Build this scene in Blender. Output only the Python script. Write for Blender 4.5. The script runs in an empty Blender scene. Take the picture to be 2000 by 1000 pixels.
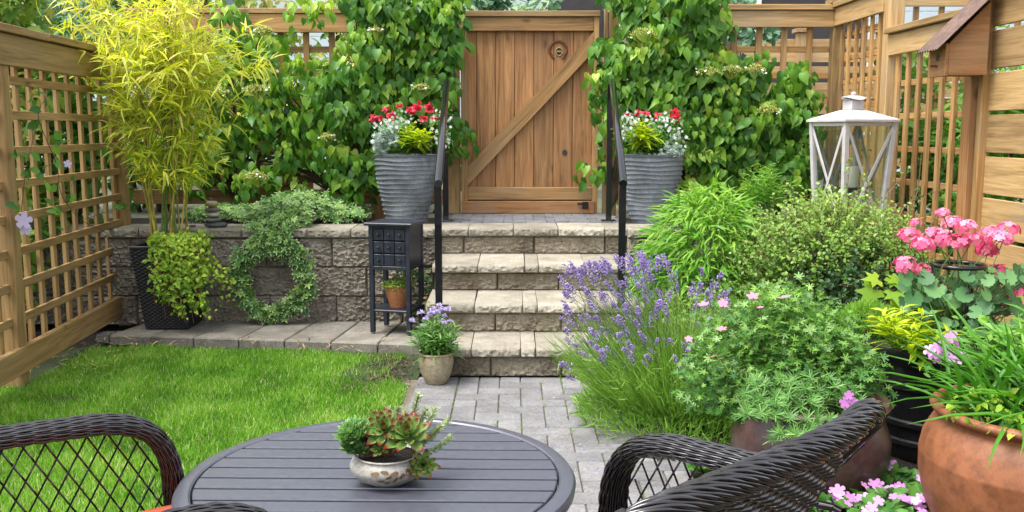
import bpy, math, random
import numpy as np
from mathutils import Matrix, Vector
R = math.radians
rng = np.random.default_rng(11)
random.seed(5)
SC = bpy.context.scene
COL = SC.collection

# ------------------------------------------------------------------ camera
F_PX, CAM_H = 1850.0, 1.25
PITCH = math.atan(245 / F_PX)
cam = bpy.data.cameras.new("camera")
cam.sensor_width = 36.0
cam.lens = 36.0 * F_PX / 2000.0
cam.clip_end = 400
cam_o = bpy.data.objects.new("camera", cam)
COL.objects.link(cam_o)
cam_o.location = (0, 0, CAM_H)
cam_o.rotation_euler = (math.pi / 2 - PITCH, 0, 0)
SC.camera = cam_o
# ------------------------------------------------------------------ light
SUN_EL, SUN_AZ = 66.0, -118.0       # azimuth from +Y, clockwise positive
world = bpy.data.worlds.new("World")
SC.world = world
world.use_nodes = True
wn = world.node_tree.nodes
wl = world.node_tree.links
wn.clear()
sky = wn.new("ShaderNodeTexSky")
sky.sky_type = 'NISHITA'
sky.sun_disc = False
sky.sun_elevation = R(SUN_EL)
sky.sun_rotation = R(SUN_AZ)
sky.dust_density = 4.0
sky.air_density = 1.0
hs = wn.new("ShaderNodeHueSaturation")
hs.inputs["Saturation"].default_value = 0.28
bg = wn.new("ShaderNodeBackground")
bg.inputs["Strength"].default_value = 0.15
wo = wn.new("ShaderNodeOutputWorld")
wl.new(sky.outputs[0], hs.inputs["Color"])
wl.new(hs.outputs[0], bg.inputs["Color"])
wl.new(bg.outputs[0], wo.inputs["Surface"])
sun = bpy.data.lights.new("sun", 'SUN')
sun.energy = 1.5
sun.angle = R(35)
sun.color = (1.0, 0.95, 0.87)
sun_o = bpy.data.objects.new("sun", sun)
COL.objects.link(sun_o)
sun_o.location = (-4, 4, 12)
_az, _el = R(SUN_AZ), R(SUN_EL)
_to = Vector((math.sin(_az) * math.cos(_el), math.cos(_az) * math.cos(_el), math.sin(_el)))
sun_o.rotation_euler = _to.to_track_quat('Z', 'Y').to_euler()
vs = SC.view_settings
vs.view_transform = 'Standard'
vs.look = 'None'
vs.exposure = 1.44
vs.gamma = 1.0
vs.use_curve_mapping = False
SC.cycles.max_bounces = 8
SC.cycles.transparent_max_bounces = 8
SC.cycles.use_denoising = True

# ------------------------------------------------------------------ helpers
_ca, _sa = math.cos(PITCH), math.sin(PITCH)


def at(x, y, Y):
    """world point at survey pixel (x, y) standing at distance Y"""
    u, v = (x - 1000) / F_PX, (500 - y) / F_PX
    d = (u, _ca + v * _sa, -_sa + v * _ca)
    t = Y / d[1]
    return Vector((d[0] * t, Y, CAM_H + d[2] * t))


WM = {}


def setp(o, label=None, cat=None, group=None, kind=None):
    if label: o["label"] = label
    if cat: o["category"] = cat
    if group: o["group"] = group
    if kind: o["kind"] = kind
    return o


def link(name, data, mw=None, parent=None, kind=None):
    o = bpy.data.objects.new(name, data)
    COL.objects.link(o)
    mw = mw or Matrix.Identity(4)
    if parent is not None:
        o.parent = parent
        o.matrix_parent_inverse = WM[parent.name].inverted()
    o.matrix_basis = mw
    WM[o.name] = mw.copy()
    if kind: o["kind"] = kind
    return o


def thing(name, label, cat, loc=(0, 0, 0), group=None):
    o = link(name, None, Matrix.Translation(Vector(loc)))
    o.empty_display_size = 0.1
    return setp(o, label, cat, group)


def struct(name, loc=(0, 0, 0)):
    o = link(name, None, Matrix.Translation(Vector(loc)))
    o["kind"] = "structure"
    return o


def frame(p, xdir, zdir=(0, 0, 1)):
    x = Vector(xdir).normalized()
    z = Vector(zdir)
    z = (z - x * z.dot(x)).normalized()
    y = z.cross(x)
    m = Matrix((x, y, z)).transposed().to_4x4()
    m.translation = Vector(p)
    return m


class MB:
    """collects vertices and faces"""

    def __init__(s):
        s.v, s.f = [], []

    def add(s, V, F, m=None):
        b = len(s.v)
        if m is not None:
            V = [tuple(m @ Vector(p)) for p in V]
        s.v += [tuple(p) for p in V]
        s.f += [tuple(i + b for i in q) for q in F]
        return s

    def box(s, c, d, ch=0.0, m=None):
        V, F = cbox(d, ch)
        mm = Matrix.Translation(Vector(c))
        if m is not None: mm = m @ mm
        return s.add(V, F, mm)

    def tube(s, pts, rad, n=8, cap=True, m=None, squash=None):
        V, F = tube(pts, rad, n, cap)
        return s.add(V, F, m)

    def lathe(s, prof, n=32, c=(0, 0, 0), fn=None):
        V, F = [], []
        for r, z in prof:
            for k in range(n):
                a = 2 * math.pi * k / n
                rr, zz = fn(r, z, a) if fn else (r, z)
                V.append((c[0] + rr * math.cos(a), c[1] + rr * math.sin(a), c[2] + zz))
        for i in range(len(prof) - 1):
            for k in range(n):
                k2 = (k + 1) % n
                F.append((i * n + k, i * n + k2, (i + 1) * n + k2, (i + 1) * n + k))
        return s.add(V, F)

    def mesh(s, name, mat, smooth=False, angle=None):
        me = bpy.data.meshes.new(name)
        me.from_pydata(s.v, [], s.f)
        if mat: me.materials.append(mat)
        if smooth:
            me.polygons.foreach_set("use_smooth", [True] * len(me.polygons))
            if angle: me.set_sharp_from_angle(angle=R(angle))
        me.update()
        return me

    def build(s, name, mat, parent=None, smooth=False, angle=None, mw=None, kind=None):
        """vertices are in world space unless mw is given"""
        me = s.mesh(name, mat, smooth, angle)
        if mw is None and len(s.v):
            a = np.array(s.v)
            c = Vector(((a[:, 0].min() + a[:, 0].max()) / 2, (a[:, 1].min() + a[:, 1].max()) / 2, a[:, 2].min()))
            me.transform(Matrix.Translation(-c))
            mw = Matrix.Translation(c)
        return link(name, me, mw, parent, kind)


def cbox(d, ch):
    hx, hy, hz = d[0] / 2, d[1] / 2, d[2] / 2
    if ch <= 0:
        V = [(sx * hx, sy * hy, sz * hz) for sx in (-1, 1) for sy in (-1, 1) for sz in (-1, 1)]
        F = [(0, 1, 3, 2), (4, 6, 7, 5), (0, 4, 5, 1), (2, 3, 7, 6), (0, 2, 6, 4), (1, 5, 7, 3)]
        return V, F
    ch = min(ch, hx * .45, hy * .45, hz * .45)
    V, idx = [], {}
    for sx in (-1, 1):
        for sy in (-1, 1):
            for sz in (-1, 1):
                idx[sx, sy, sz, 0] = len(V); V.append((sx * hx, sy * (hy - ch), sz * (hz - ch)))
                idx[sx, sy, sz, 1] = len(V); V.append((sx * (hx - ch), sy * hy, sz * (hz - ch)))
                idx[sx, sy, sz, 2] = len(V); V.append((sx * (hx - ch), sy * (hy - ch), sz * hz))
    F = []
    Q = [(-1, -1), (1, -1), (1, 1), (-1, 1)]
    for s in (-1, 1):
        F.append(tuple(idx[s, a, b, 0] for a, b in (Q if s > 0 else Q[::-1])))
        F.append(tuple(idx[a, s, b, 1] for a, b in (Q[::-1] if s > 0 else Q)))
        F.append(tuple(idx[a, b, s, 2] for a, b in (Q if s > 0 else Q[::-1])))
    for a in (-1, 1):
        for b in (-1, 1):
            F.append((idx[-1, a, b, 1], idx[1, a, b, 1], idx[1, a, b, 2], idx[-1, a, b, 2]))
            F.append((idx[a, -1, b, 0], idx[a, 1, b, 0], idx[a, 1, b, 2], idx[a, -1, b, 2]))
            F.append((idx[a, b, -1, 0], idx[a, b, 1, 0], idx[a, b, 1, 1], idx[a, b, -1, 1]))
            for c in (-1, 1):
                F.append((idx[a, b, c, 0], idx[a, b, c, 1], idx[a, b, c, 2]))
    F = F[:18] + F[18:]
    return V, F


def tube(pts, rad, n=8, cap=True):
    P = [Vector(p) for p in pts]
    if not hasattr(rad, "__len__"): rad = [rad] * len(P)
    V, F = [], []
    t0 = (P[1] - P[0]).normalized()
    up = Vector((0, 0, 1)) if abs(t0.z) < .9 else Vector((0, 1, 0))
    nx = t0.cross(up).normalized()
    for i, p in enumerate(P):
        t = (P[min(i + 1, len(P) - 1)] - P[max(i - 1, 0)]).normalized()
        nx = (nx - t * nx.dot(t)).normalized()
        ny = t.cross(nx)
        for k in range(n):
            a = 2 * math.pi * k / n
            V.append(p + (nx * math.cos(a) + ny * math.sin(a)) * rad[i])
    for i in range(len(P) - 1):
        for k in range(n):
            k2 = (k + 1) % n
            F.append((i * n + k, i * n + k2, (i + 1) * n + k2, (i + 1) * n + k))
    if cap:
        F.append(tuple(range(n))[::-1])
        F.append(tuple((len(P) - 1) * n + k for k in range(n)))
    return V, F


def spline(pts, n):
    """Catmull-Rom through pts, n points"""
    P = [Vector(p) for p in pts]
    P = [P[0] * 2 - P[1]] + P + [P[-1] * 2 - P[-2]]
    out = []
    segs = len(P) - 3
    for i in range(n):
        t = i / (n - 1) * segs
        k = min(int(t), segs - 1)
        u = t - k
        a, b, c, d = P[k:k + 4]
        out.append(.5 * ((2 * b) + (c - a) * u + (2 * a - 5 * b + 4 * c - d) * u * u + (3 * b - a - 3 * c + d) * u ** 3))
    return out


_bc = {}


def board(name, parent, p0, p1, w, t, mat, wdir=(0, 0, 1), ch=0.003, kind=None):
    """a board from p0 to p1: its grain runs along the local X; w is measured along wdir"""
    p0, p1 = Vector(p0), Vector(p1)
    L = (p1 - p0).length
    key = (round(L, 4), round(w, 4), round(t, 4), mat.name, round(ch, 4))
    me = _bc.get(key)
    if me is None:
        b = MB(); V, F = cbox((L, t, w), ch); b.add(V, F)
        me = b.mesh(name, mat)
        _bc[key] = me
    o = link(name, me, frame((p0 + p1) / 2, p1 - p0, wdir), parent, kind)
    return o


# ------------------------------------------------------------------ materials
def new_mat(name):
    m = bpy.data.materials.new(name)
    m.use_nodes = True
    nt = m.node_tree
    b = nt.nodes["Principled BSDF"]
    return m, nt, b


def nd(nt, t, **kw):
    n = nt.nodes.new(t)
    for k, v in kw.items():
        if k in n.inputs: n.inputs[k].default_value = v
        else: setattr(n, k, v)
    return n


def ramp(nt, stops):
    n = nt.nodes.new("ShaderNodeValToRGB")
    e = n.color_ramp.elements
    while len(e) < len(stops): e.new(.5)
    for el, (p, c) in zip(e, stops):
        el.position = p
        el.color = (*c, 1)
    return n


def bump(nt, h, b, s=.3, d=.01):
    n = nd(nt, "ShaderNodeBump", Strength=s, Distance=d)
    nt.links.new(h, n.inputs["Height"])
    nt.links.new(n.outputs[0], b.inputs["Normal"])
    return n


def wood(name, c1, c2, c3, rough=.62, grey=None):
    m, nt, b = new_mat(name)
    L = nt.links.new
    tc = nd(nt, "ShaderNodeTexCoord")
    oi = nd(nt, "ShaderNodeObjectInfo")
    mul = nd(nt, "ShaderNodeMath", operation='MULTIPLY'); mul.inputs[1].default_value = 37.0
    L(oi.outputs["Random"], mul.inputs[0])
    ad = nd(nt, "ShaderNodeVectorMath", operation='ADD')
    L(tc.outputs["Object"], ad.inputs[0]); L(mul.outputs[0], ad.inputs[1])
    mp = nd(nt, "ShaderNodeMapping"); mp.inputs["Scale"].default_value = (1.6, 26, 26)
    L(ad.outputs[0], mp.inputs[0])
    n1 = nd(nt, "ShaderNodeTexNoise", Scale=1.0, Detail=5.0, Roughness=.62, Distortion=.9)
    L(mp.outputs[0], n1.inputs["Vector"])
    mp2 = nd(nt, "ShaderNodeMapping"); mp2.inputs["Scale"].default_value = (5, 140, 140)
    L(ad.outputs[0], mp2.inputs[0])
    n2 = nd(nt, "ShaderNodeTexNoise", Scale=1.0, Detail=3.0)
    L(mp2.outputs[0], n2.inputs["Vector"])
    rp = ramp(nt, [(.30, tuple(v * .82 for v in c1)), (.5, c2), (.70, c3)])
    L(n1.outputs["Fac"], rp.inputs[0])
    # knots
    mp3 = nd(nt, "ShaderNodeMapping"); mp3.inputs["Scale"].default_value = (2.3, 5.5, 5.5)
    L(ad.outputs[0], mp3.inputs[0])
    vo = nd(nt, "ShaderNodeTexVoronoi", Scale=1.0)
    L(mp3.outputs[0], vo.inputs["Vector"])
    kr = ramp(nt, [(.03, (.25, .25, .25)), (.11, (1, 1, 1))])
    L(vo.outputs["Distance"], kr.inputs[0])
    mx = nd(nt, "ShaderNodeMix", data_type='RGBA', blend_type='MULTIPLY'); mx.inputs[0].default_value = .75
    L(rp.outputs[0], mx.inputs[6]); L(kr.outputs[0], mx.inputs[7])
    # fine fibre
    fr = ramp(nt, [(.3, (.72, .72, .72)), (.65, (1.08, 1.08, 1.08))])
    L(n2.outputs["Fac"], fr.inputs[0])
    mx2 = nd(nt, "ShaderNodeMix", data_type='RGBA', blend_type='MULTIPLY'); mx2.inputs[0].default_value = .8
    L(mx.outputs[2], mx2.inputs[6]); L(fr.outputs[0], mx2.inputs[7])
    # broad weathering, greyer patches
    n3 = nd(nt, "ShaderNodeTexNoise", Scale=2.2, Detail=3.0)
    L(ad.outputs[0], n3.inputs["Vector"])
    gr = ramp(nt, [(.5, (0, 0, 0)), (.75, (1, 1, 1))])
    L(n3.outputs["Fac"], gr.inputs[0])
    mx3 = nd(nt, "ShaderNodeMix", data_type='RGBA')
    g = grey or (.30, .24, .16)
    mx3.inputs[7].default_value = (*g, 1)
    mm = nd(nt, "ShaderNodeMath", operation='MULTIPLY'); mm.inputs[1].default_value = .55
    L(gr.outputs[0], mm.inputs[0]); L(mm.outputs[0], mx3.inputs[0])
    L(mx2.outputs[2], mx3.inputs[6])
    hv = nd(nt, "ShaderNodeHueSaturation")
    mr = nd(nt, "ShaderNodeMapRange"); mr.inputs[3].default_value = .78; mr.inputs[4].default_value = 1.18
    L(oi.outputs["Random"], mr.inputs[0]); L(mr.outputs[0], hv.inputs["Value"])
    L(mx3.outputs[2], hv.inputs["Color"])
    L(hv.outputs[0], b.inputs["Base Color"])
    b.inputs["Roughness"].default_value = rough
    bump(nt, n2.outputs["Fac"], b, .25, .002)
    return m


def stone(name, c1, c2, c3, scale=9, bs=.6, bd=.008, rough=.9, speck=None, stain=.9):
    m, nt, b = new_mat(name)
    L = nt.links.new
    tc = nd(nt, "ShaderNodeTexCoord"); oi = nd(nt, "ShaderNodeObjectInfo")
    mul = nd(nt, "ShaderNodeMath", operation='MULTIPLY'); mul.inputs[1].default_value = 23.0
    L(oi.outputs["Random"], mul.inputs[0])
    ad = nd(nt, "ShaderNodeVectorMath", operation='ADD')
    L(tc.outputs["Object"], ad.inputs[0]); L(mul.outputs[0], ad.inputs[1])
    n1 = nd(nt, "ShaderNodeTexNoise", Scale=scale, Detail=6.0, Roughness=.65)
    n2 = nd(nt, "ShaderNodeTexNoise", Scale=scale * 14, Detail=4.0, Roughness=.7)
    L(ad.outputs[0], n1.inputs["Vector"]); L(ad.outputs[0], n2.inputs["Vector"])
    rp = ramp(nt, [(.3, c1), (.5, c2), (.7, c3)])
    L(n1.outputs["Fac"], rp.inputs[0])
    r2 = ramp(nt, [(.3, (.62, .62, .62)), (.6, (1.12, 1.12, 1.12))])
    L(n2.outputs["Fac"], r2.inputs[0])
    mx = nd(nt, "ShaderNodeMix", data_type='RGBA', blend_type='MULTIPLY'); mx.inputs[0].default_value = 1
    L(rp.outputs[0], mx.inputs[6]); L(r2.outputs[0], mx.inputs[7])
    out = mx.outputs[2]
    if speck:
        vo = nd(nt, "ShaderNodeTexVoronoi", Scale=140.0)
        L(ad.outputs[0], vo.inputs["Vector"])
        sr = ramp(nt, [(.25, (1, 1, 1)), (.4, (0, 0, 0))])
        L(vo.outputs["Distance"], sr.inputs[0])
        m2 = nd(nt, "ShaderNodeMath", operation='MULTIPLY'); m2.inputs[1].default_value = .5
        L(sr.outputs[0], m2.inputs[0])
        mx4 = nd(nt, "ShaderNodeMix", data_type='RGBA'); mx4.inputs[7].default_value = (*speck, 1)
        L(m2.outputs[0], mx4.inputs[0]); L(out, mx4.inputs[6])
        out = mx4.outputs[2]
    geo = nd(nt, "ShaderNodeNewGeometry")
    n5 = nd(nt, "ShaderNodeTexNoise", Scale=3.3, Detail=6.0, Roughness=.7)
    L(geo.outputs["Position"], n5.inputs["Vector"])
    r5 = ramp(nt, [(.34, (.66, .65, .60)), (.5, (.95, .95, .94)), (.68, (1.08, 1.08, 1.08))])
    L(n5.outputs["Fac"], r5.inputs[0])
    mx5 = nd(nt, "ShaderNodeMix", data_type='RGBA', blend_type='MULTIPLY'); mx5.inputs[0].default_value = stain
    L(out, mx5.inputs[6]); L(r5.outputs[0], mx5.inputs[7])
    out = mx5.outputs[2]
    hv = nd(nt, "ShaderNodeHueSaturation")
    mr = nd(nt, "ShaderNodeMapRange"); mr.inputs[3].default_value = .84; mr.inputs[4].default_value = 1.14
    L(oi.outputs["Random"], mr.inputs[0]); L(mr.outputs[0], hv.inputs["Value"])
    L(out, hv.inputs["Color"]); L(hv.outputs[0], b.inputs["Base Color"])
    b.inputs["Roughness"].default_value = rough
    sm = nd(nt, "ShaderNodeMath", operation='ADD')
    L(n1.outputs["Fac"], sm.inputs[0]); L(n2.outputs["Fac"], sm.inputs[1])
    bump(nt, sm.outputs[0], b, bs, bd)
    return m


def plain(name, c, rough=.5, metal=0.0, var=.12, scale=18, bs=.0, coat=0.0, spec=.5):
    m, nt, b = new_mat(name)
    L = nt.links.new
    tc = nd(nt, "ShaderNodeTexCoord")
    n1 = nd(nt, "ShaderNodeTexNoise", Scale=scale, Detail=5.0, Roughness=.6)
    L(tc.outputs["Object"], n1.inputs["Vector"])
    a = tuple(max(0, v * (1 - var)) for v in c); d = tuple(min(1, v * (1 + var)) for v in c)
    rp = ramp(nt, [(.35, a), (.65, d)])
    L(n1.outputs["Fac"], rp.inputs[0])
    L(rp.outputs[0], b.inputs["Base Color"])
    rr = nd(nt, "ShaderNodeMapRange"); rr.inputs[3].default_value = max(.05, rough - .1); rr.inputs[4].default_value = min(1, rough + .1)
    L(n1.outputs["Fac"], rr.inputs[0]); L(rr.outputs[0], b.inputs["Roughness"])
    b.inputs["Metallic"].default_value = metal
    b.inputs["Coat Weight"].default_value = coat
    b.inputs["Specular IOR Level"].default_value = spec
    if bs: bump(nt, n1.outputs["Fac"], b, bs, .004)
    return m


def leaf_mat(name, stops, edge=None, transl=.35, rough=.45, edge_w=(.55, .8), spec=.4):
    """stops: colours along the per-leaf tint attribute; edge: second colour of a variegated leaf"""
    m, nt, b = new_mat(name)
    L = nt.links.new
    a = nd(nt, "ShaderNodeAttribute", attribute_name="tint")
    oi = nd(nt, "ShaderNodeObjectInfo")
    rp = ramp(nt, stops)
    L(a.outputs["Fac"], rp.inputs[0])
    out = rp.outputs[0]
    if edge:
        e = nd(nt, "ShaderNodeAttribute", attribute_name="rim")
        er = ramp(nt, [(edge_w[0], (0, 0, 0)), (edge_w[1], (1, 1, 1))])
        L(e.outputs["Fac"], er.inputs[0])
        mx = nd(nt, "ShaderNodeMix", data_type='RGBA'); mx.inputs[7].default_value = (*edge, 1)
        L(er.outputs[0], mx.inputs[0]); L(out, mx.inputs[6])
        out = mx.outputs[2]
    L(out, b.inputs["Base Color"])
    b.inputs["Roughness"].default_value = rough
    b.inputs["Specular IOR Level"].default_value = spec
    if transl > 0:
        tr = nd(nt, "ShaderNodeBsdfTranslucent")
        hs_ = nd(nt, "ShaderNodeHueSaturation"); hs_.inputs["Value"].default_value = 1.25; hs_.inputs["Saturation"].default_value = 1.1
        L(out, hs_.inputs["Color"]); L(hs_.outputs[0], tr.inputs["Color"])
        ms = nd(nt, "ShaderNodeMixShader"); ms.inputs[0].default_value = transl
        L(b.outputs[0], ms.inputs[1]); L(tr.outputs[0], ms.inputs[2])
        L(ms.outputs[0], nt.nodes["Material Output"].inputs["Surface"])
    return m


M_cedar = wood("cedar_boards", (.24, .12, .038), (.40, .22, .075), (.50, .295, .11))
M_cedar_l = wood("pale_cedar_boards", (.34, .20, .08), (.47, .295, .125), (.56, .375, .175), grey=(.40, .315, .21))
M_cedar_w = wood("weathered_cedar", (.23, .13, .046), (.35, .215, .082), (.43, .28, .12), grey=(.29, .215, .12))
M_gate = wood("gate_planks", (.20, .085, .028), (.36, .175, .062), (.48, .265, .11), grey=(.24, .11, .05))
M_bird = wood("birdhouse_cedar", (.23, .10, .03), (.31, .145, .05), (.36, .18, .07))
M_block = stone("split_face_block", (.18, .148, .105), (.28, .235, .175), (.37, .32, .25), 7, .9, .010)
M_cap = stone("cap_block", (.215, .19, .15), (.29, .262, .212), (.35, .322, .268), 6, .6, .004)
M_wallb = stone("wall_block_weathered", (.18, .155, .125), (.285, .25, .205), (.385, .34, .29), 6, .9, .010)
M_wallc = stone("wall_cap_weathered", (.19, .168, .13), (.26, .235, .19), (.33, .30, .25), 5, .45, .004)
M_paver = stone("concrete_paver", (.14, .138, .145), (.185, .182, .19), (.23, .226, .232), 6, .35, .002)
M_slab = stone("aggregate_slab", (.12, .11, .09), (.19, .175, .148), (.26, .24, .21), 8, .6, .004, speck=(.33, .31, .28))
M_dkpaver = stone("dark_paver", (.10, .10, .11), (.15, .15, .165), (.20, .20, .22), 6, .25, .002)
M_soil = stone("garden_soil", (.018, .012, .008), (.04, .028, .018), (.075, .052, .034), 14, 1.0, .02)
M_sand = stone("joint_sand", (.10, .085, .065), (.15, .13, .10), (.20, .175, .14), 20, .4, .003)
M_turf = stone("turf_soil", (.025, .035, .012), (.035, .055, .016), (.05, .075, .02), 12, .8, .01)
M_lane = stone("lane_gravel", (.07, .08, .05), (.11, .12, .075), (.16, .165, .11), 12, .4, .004)
M_blackm = plain("black_metal", (.008, .008, .011), .16, .0, .2, 30, coat=.25, spec=.5)
M_cab = plain("navy_black_paint", (.016, .019, .032), .42, 0, .35, 14, .15)
M_table = plain("table_dark_powdercoat", (.125, .13, .165), .36, .55, .08, 60, .03, spec=.8)
M_wick = plain("dark_resin_wicker", (.007, .0045, .005), .16, 0, .3, 40, coat=.6, spec=.8)
M_core = plain("wicker_core", (.008, .006, .006), .6)
M_red = plain("brick_red_cushion", (.42, .07, .03), .85, 0, .1, 60, .2)
M_white = plain("worn_white_metal", (.50, .48, .49), .5, 0, .10, 22, .1)
M_terra = stone("terracotta", (.225, .078, .028), (.26, .092, .036), (.295, .112, .048), 2.0, .10, .001, rough=.55, stain=.55)
M_terra2 = stone("small_terracotta", (.30, .10, .035), (.40, .15, .055), (.46, .20, .085), 6, .2, .002, rough=.55)
M_brown = stone("purple_brown_glaze", (.045, .024, .024), (.075, .04, .038), (.115, .065, .055), 4, .15, .002, rough=.32)
M_blackpot = plain("black_resin_pot", (.014, .014, .017), .3, 0, .25, 12, coat=.2)
M_beige = stone("sandy_pot", (.27, .215, .14), (.35, .285, .19), (.42, .35, .25), 4, .15, .002, rough=.6)
M_grey = stone("grey_ribbed_pot", (.11, .13, .16), (.19, .215, .255), (.30, .33, .38), 7, .35, .003, rough=.65)
M_weavepot = plain("black_woven_resin", (.012, .012, .017), .45, 0, .3, 40)
M_rust = stone("rusty_tin", (.05, .025, .018), (.115, .05, .03), (.19, .10, .06), 22, .3, .002, rough=.55)
M_iron = plain("rusty_iron", (.13, .045, .02), .6, .3, .35, 40, .3)
M_candle = plain("candle_wax", (.80, .77, .68), .5)
M_bark = stone("bark", (.05, .033, .02), (.10, .068, .042), (.16, .115, .075), 20, .8, .006)
M_cane = plain("bamboo_cane", (.36, .30, .06), .4, 0, .35, 14)
M_stemg = plain("green_stem", (.09, .16, .035), .5, 0, .3, 30)
M_stemr = plain("reddish_stem", (.17, .075, .045), .55, 0, .3, 30)
M_wall_h = plain("pale_blue_siding", (.52, .60, .66), .6, 0, .05, 3)
M_trim = plain("white_trim", (.74, .74, .73), .5, 0, .04, 5)
M_dark = plain("dark_garage_door", (.035, .03, .032), .5, 0, .2, 6)
M_roofg = stone("grey_shingles", (.09, .09, .095), (.13, .13, .14), (.18, .18, .19), 10, .4, .004)


def glass(name, tint=(1, 1, 1), rough=.02):
    m, nt, b = new_mat(name)
    L = nt.links.new
    t = nd(nt, "ShaderNodeBsdfTransparent"); t.inputs[0].default_value = (*tint, 1)
    g = nd(nt, "ShaderNodeBsdfGlossy"); g.inputs["Roughness"].default_value = rough
    ms = nd(nt, "ShaderNodeMixShader")
    ms.inputs[0].default_value = .07; L(t.outputs[0], ms.inputs[1]); L(g.outputs[0], ms.inputs[2])
    L(ms.outputs[0], nt.nodes["Material Output"].inputs["Surface"])
    return m


M_glass = glass("lantern_glass", (.90, .94, .92))
M_pane = plain("window_glass", (.16, .22, .27), .08, 0, .15, 2, spec=.8)

# leaf colours
G = lambda *c: tuple(c)
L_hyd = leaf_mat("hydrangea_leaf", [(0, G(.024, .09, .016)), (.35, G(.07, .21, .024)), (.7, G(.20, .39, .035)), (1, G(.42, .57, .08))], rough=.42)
L_hydf = leaf_mat("hydrangea_floret", [(0, G(.30, .36, .06)), (1, G(.55, .56, .17))], transl=.2)
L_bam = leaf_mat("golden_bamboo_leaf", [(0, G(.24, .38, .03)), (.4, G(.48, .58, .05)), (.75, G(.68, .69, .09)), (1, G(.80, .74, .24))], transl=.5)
L_ivy = leaf_mat("variegated_ivy_leaf", [(0, G(.03, .12, .025)), (.5, G(.09, .23, .045)), (1, G(.24, .38, .09))], edge=(.58, .64, .34), edge_w=(.60, .88), transl=.25)
L_creep = leaf_mat("lime_creeper_leaf", [(0, G(.11, .25, .02)), (.5, G(.25, .42, .03)), (1, G(.46, .58, .07))], transl=.4)
L_lime = leaf_mat("chartreuse_leaf", [(0, G(.24, .40, .02)), (.5, G(.45, .58, .03)), (1, G(.62, .70, .10))], transl=.4)
L_dusty = leaf_mat("silver_leaf", [(0, G(.20, .28, .24)), (.6, G(.38, .47, .42)), (1, G(.58, .66, .62))], transl=.15, rough=.8)
L_lavs = leaf_mat("lavender_stem", [(0, G(.11, .24, .035)), (.5, G(.23, .42, .07)), (1, G(.38, .55, .14))], transl=.4)
L_lavf = leaf_mat("lavender_flower", [(0, G(.17, .11, .33)), (.5, G(.33, .24, .54)), (1, G(.52, .42, .73))], transl=.2, rough=.7)
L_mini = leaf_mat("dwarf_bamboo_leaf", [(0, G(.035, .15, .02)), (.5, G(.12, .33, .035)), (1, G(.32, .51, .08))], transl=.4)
L_box = leaf_mat("box_honeysuckle_leaf", [(0, G(.035, .10, .018)), (.5, G(.13, .27, .04)), (1, G(.31, .45, .09))], transl=.3, rough=.35)
L_boxd = leaf_mat("dark_evergreen_leaf", [(0, G(.010, .035, .014)), (.5, G(.022, .065, .02)), (1, G(.05, .12, .03))], transl=.2, rough=.35)
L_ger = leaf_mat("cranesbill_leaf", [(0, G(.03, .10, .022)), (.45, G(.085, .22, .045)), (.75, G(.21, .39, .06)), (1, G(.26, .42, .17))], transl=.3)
L_need = leaf_mat("needle_leaf", [(0, G(.05, .15, .03)), (.5, G(.12, .29, .06)), (1, G(.28, .45, .12))], transl=.3)
L_pel = leaf_mat("pelargonium_leaf", [(0, G(.04, .13, .045)), (.6, G(.085, .22, .075)), (1, G(.15, .31, .10))], transl=.2, rough=.55)
L_strap = leaf_mat("strap_leaf", [(0, G(.04, .16, .02)), (.5, G(.10, .29, .03)), (1, G(.23, .44, .06))], transl=.35)
L_mid = leaf_mat("mid_green_leaf", [(0, G(.05, .17, .03)), (.5, G(.13, .32, .05)), (1, G(.30, .48, .09))], transl=.35)
L_sed = leaf_mat("sedum_leaf", [(0, G(.12, .25, .04)), (.5, G(.24, .37, .06)), (1, G(.42, .52, .12))], transl=.2)
L_blue = leaf_mat("stonecrop_needle", [(0, G(.18, .27, .08)), (.5, G(.27, .40, .20)), (1, G(.48, .56, .30))], transl=.2)
L_semp = leaf_mat("rosette_leaf", [(0, G(.07, .19, .04)), (.5, G(.16, .33, .09)), (1, G(.34, .50, .20))], transl=.15, rough=.4)
L_sempr = leaf_mat("red_tipped_rosette_leaf", [(0, G(.10, .22, .04)), (.5, G(.17, .31, .07)), (1, G(.26, .34, .12))], edge=(.14, .014, .014), edge_w=(.30, .80), transl=.12, rough=.35)
L_pink = leaf_mat("pink_petal", [(0, G(.60, .05, .16)), (.5, G(.80, .17, .33)), (1, G(.90, .36, .50))], transl=.3, rough=.6)
L_red = leaf_mat("red_petal", [(0, G(.52, .015, .05)), (.6, G(.74, .05, .11)), (1, G(.86, .16, .22))], transl=.25, rough=.6)
L_whitep = leaf_mat("white_petal", [(0, G(.62, .63, .66)), (1, G(.86, .86, .88))], transl=.3, rough=.6)
L_mauve = leaf_mat("mauve_petal", [(0, G(.52, .15, .55)), (.5, G(.70, .30, .70)), (1, G(.84, .52, .84))], transl=.3, rough=.6)
L_violet = leaf_mat("pale_violet_petal", [(0, G(.42, .34, .62)), (1, G(.70, .62, .86))], transl=.3, rough=.6)
L_grass = leaf_mat("lawn_blade", [(0, G(.06, .17, .018)), (.45, G(.165, .39, .034)), (.85, G(.33, .54, .085)), (1, G(.56, .60, .26))], transl=.4, rough=.32)
L_far = leaf_mat("distant_leaf", [(0, G(.05, .14, .03)), (.5, G(.15, .30, .05)), (.85, G(.32, .45, .09)), (1, G(.55, .50, .16))], transl=.45)
L_farb = leaf_mat("distant_blue_leaf", [(0, G(.06, .14, .08)), (.6, G(.15, .29, .16)), (1, G(.32, .45, .26))], transl=.4)
L_mulch = leaf_mat("mulch_chip", [(0, G(.03, .02, .012)), (1, G(.13, .09, .05))], transl=0, rough=.9)
L_dry = leaf_mat("dry_leaf", [(0, G(.25, .17, .07)), (1, G(.52, .40, .2))], transl=.2, rough=.8)


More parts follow.
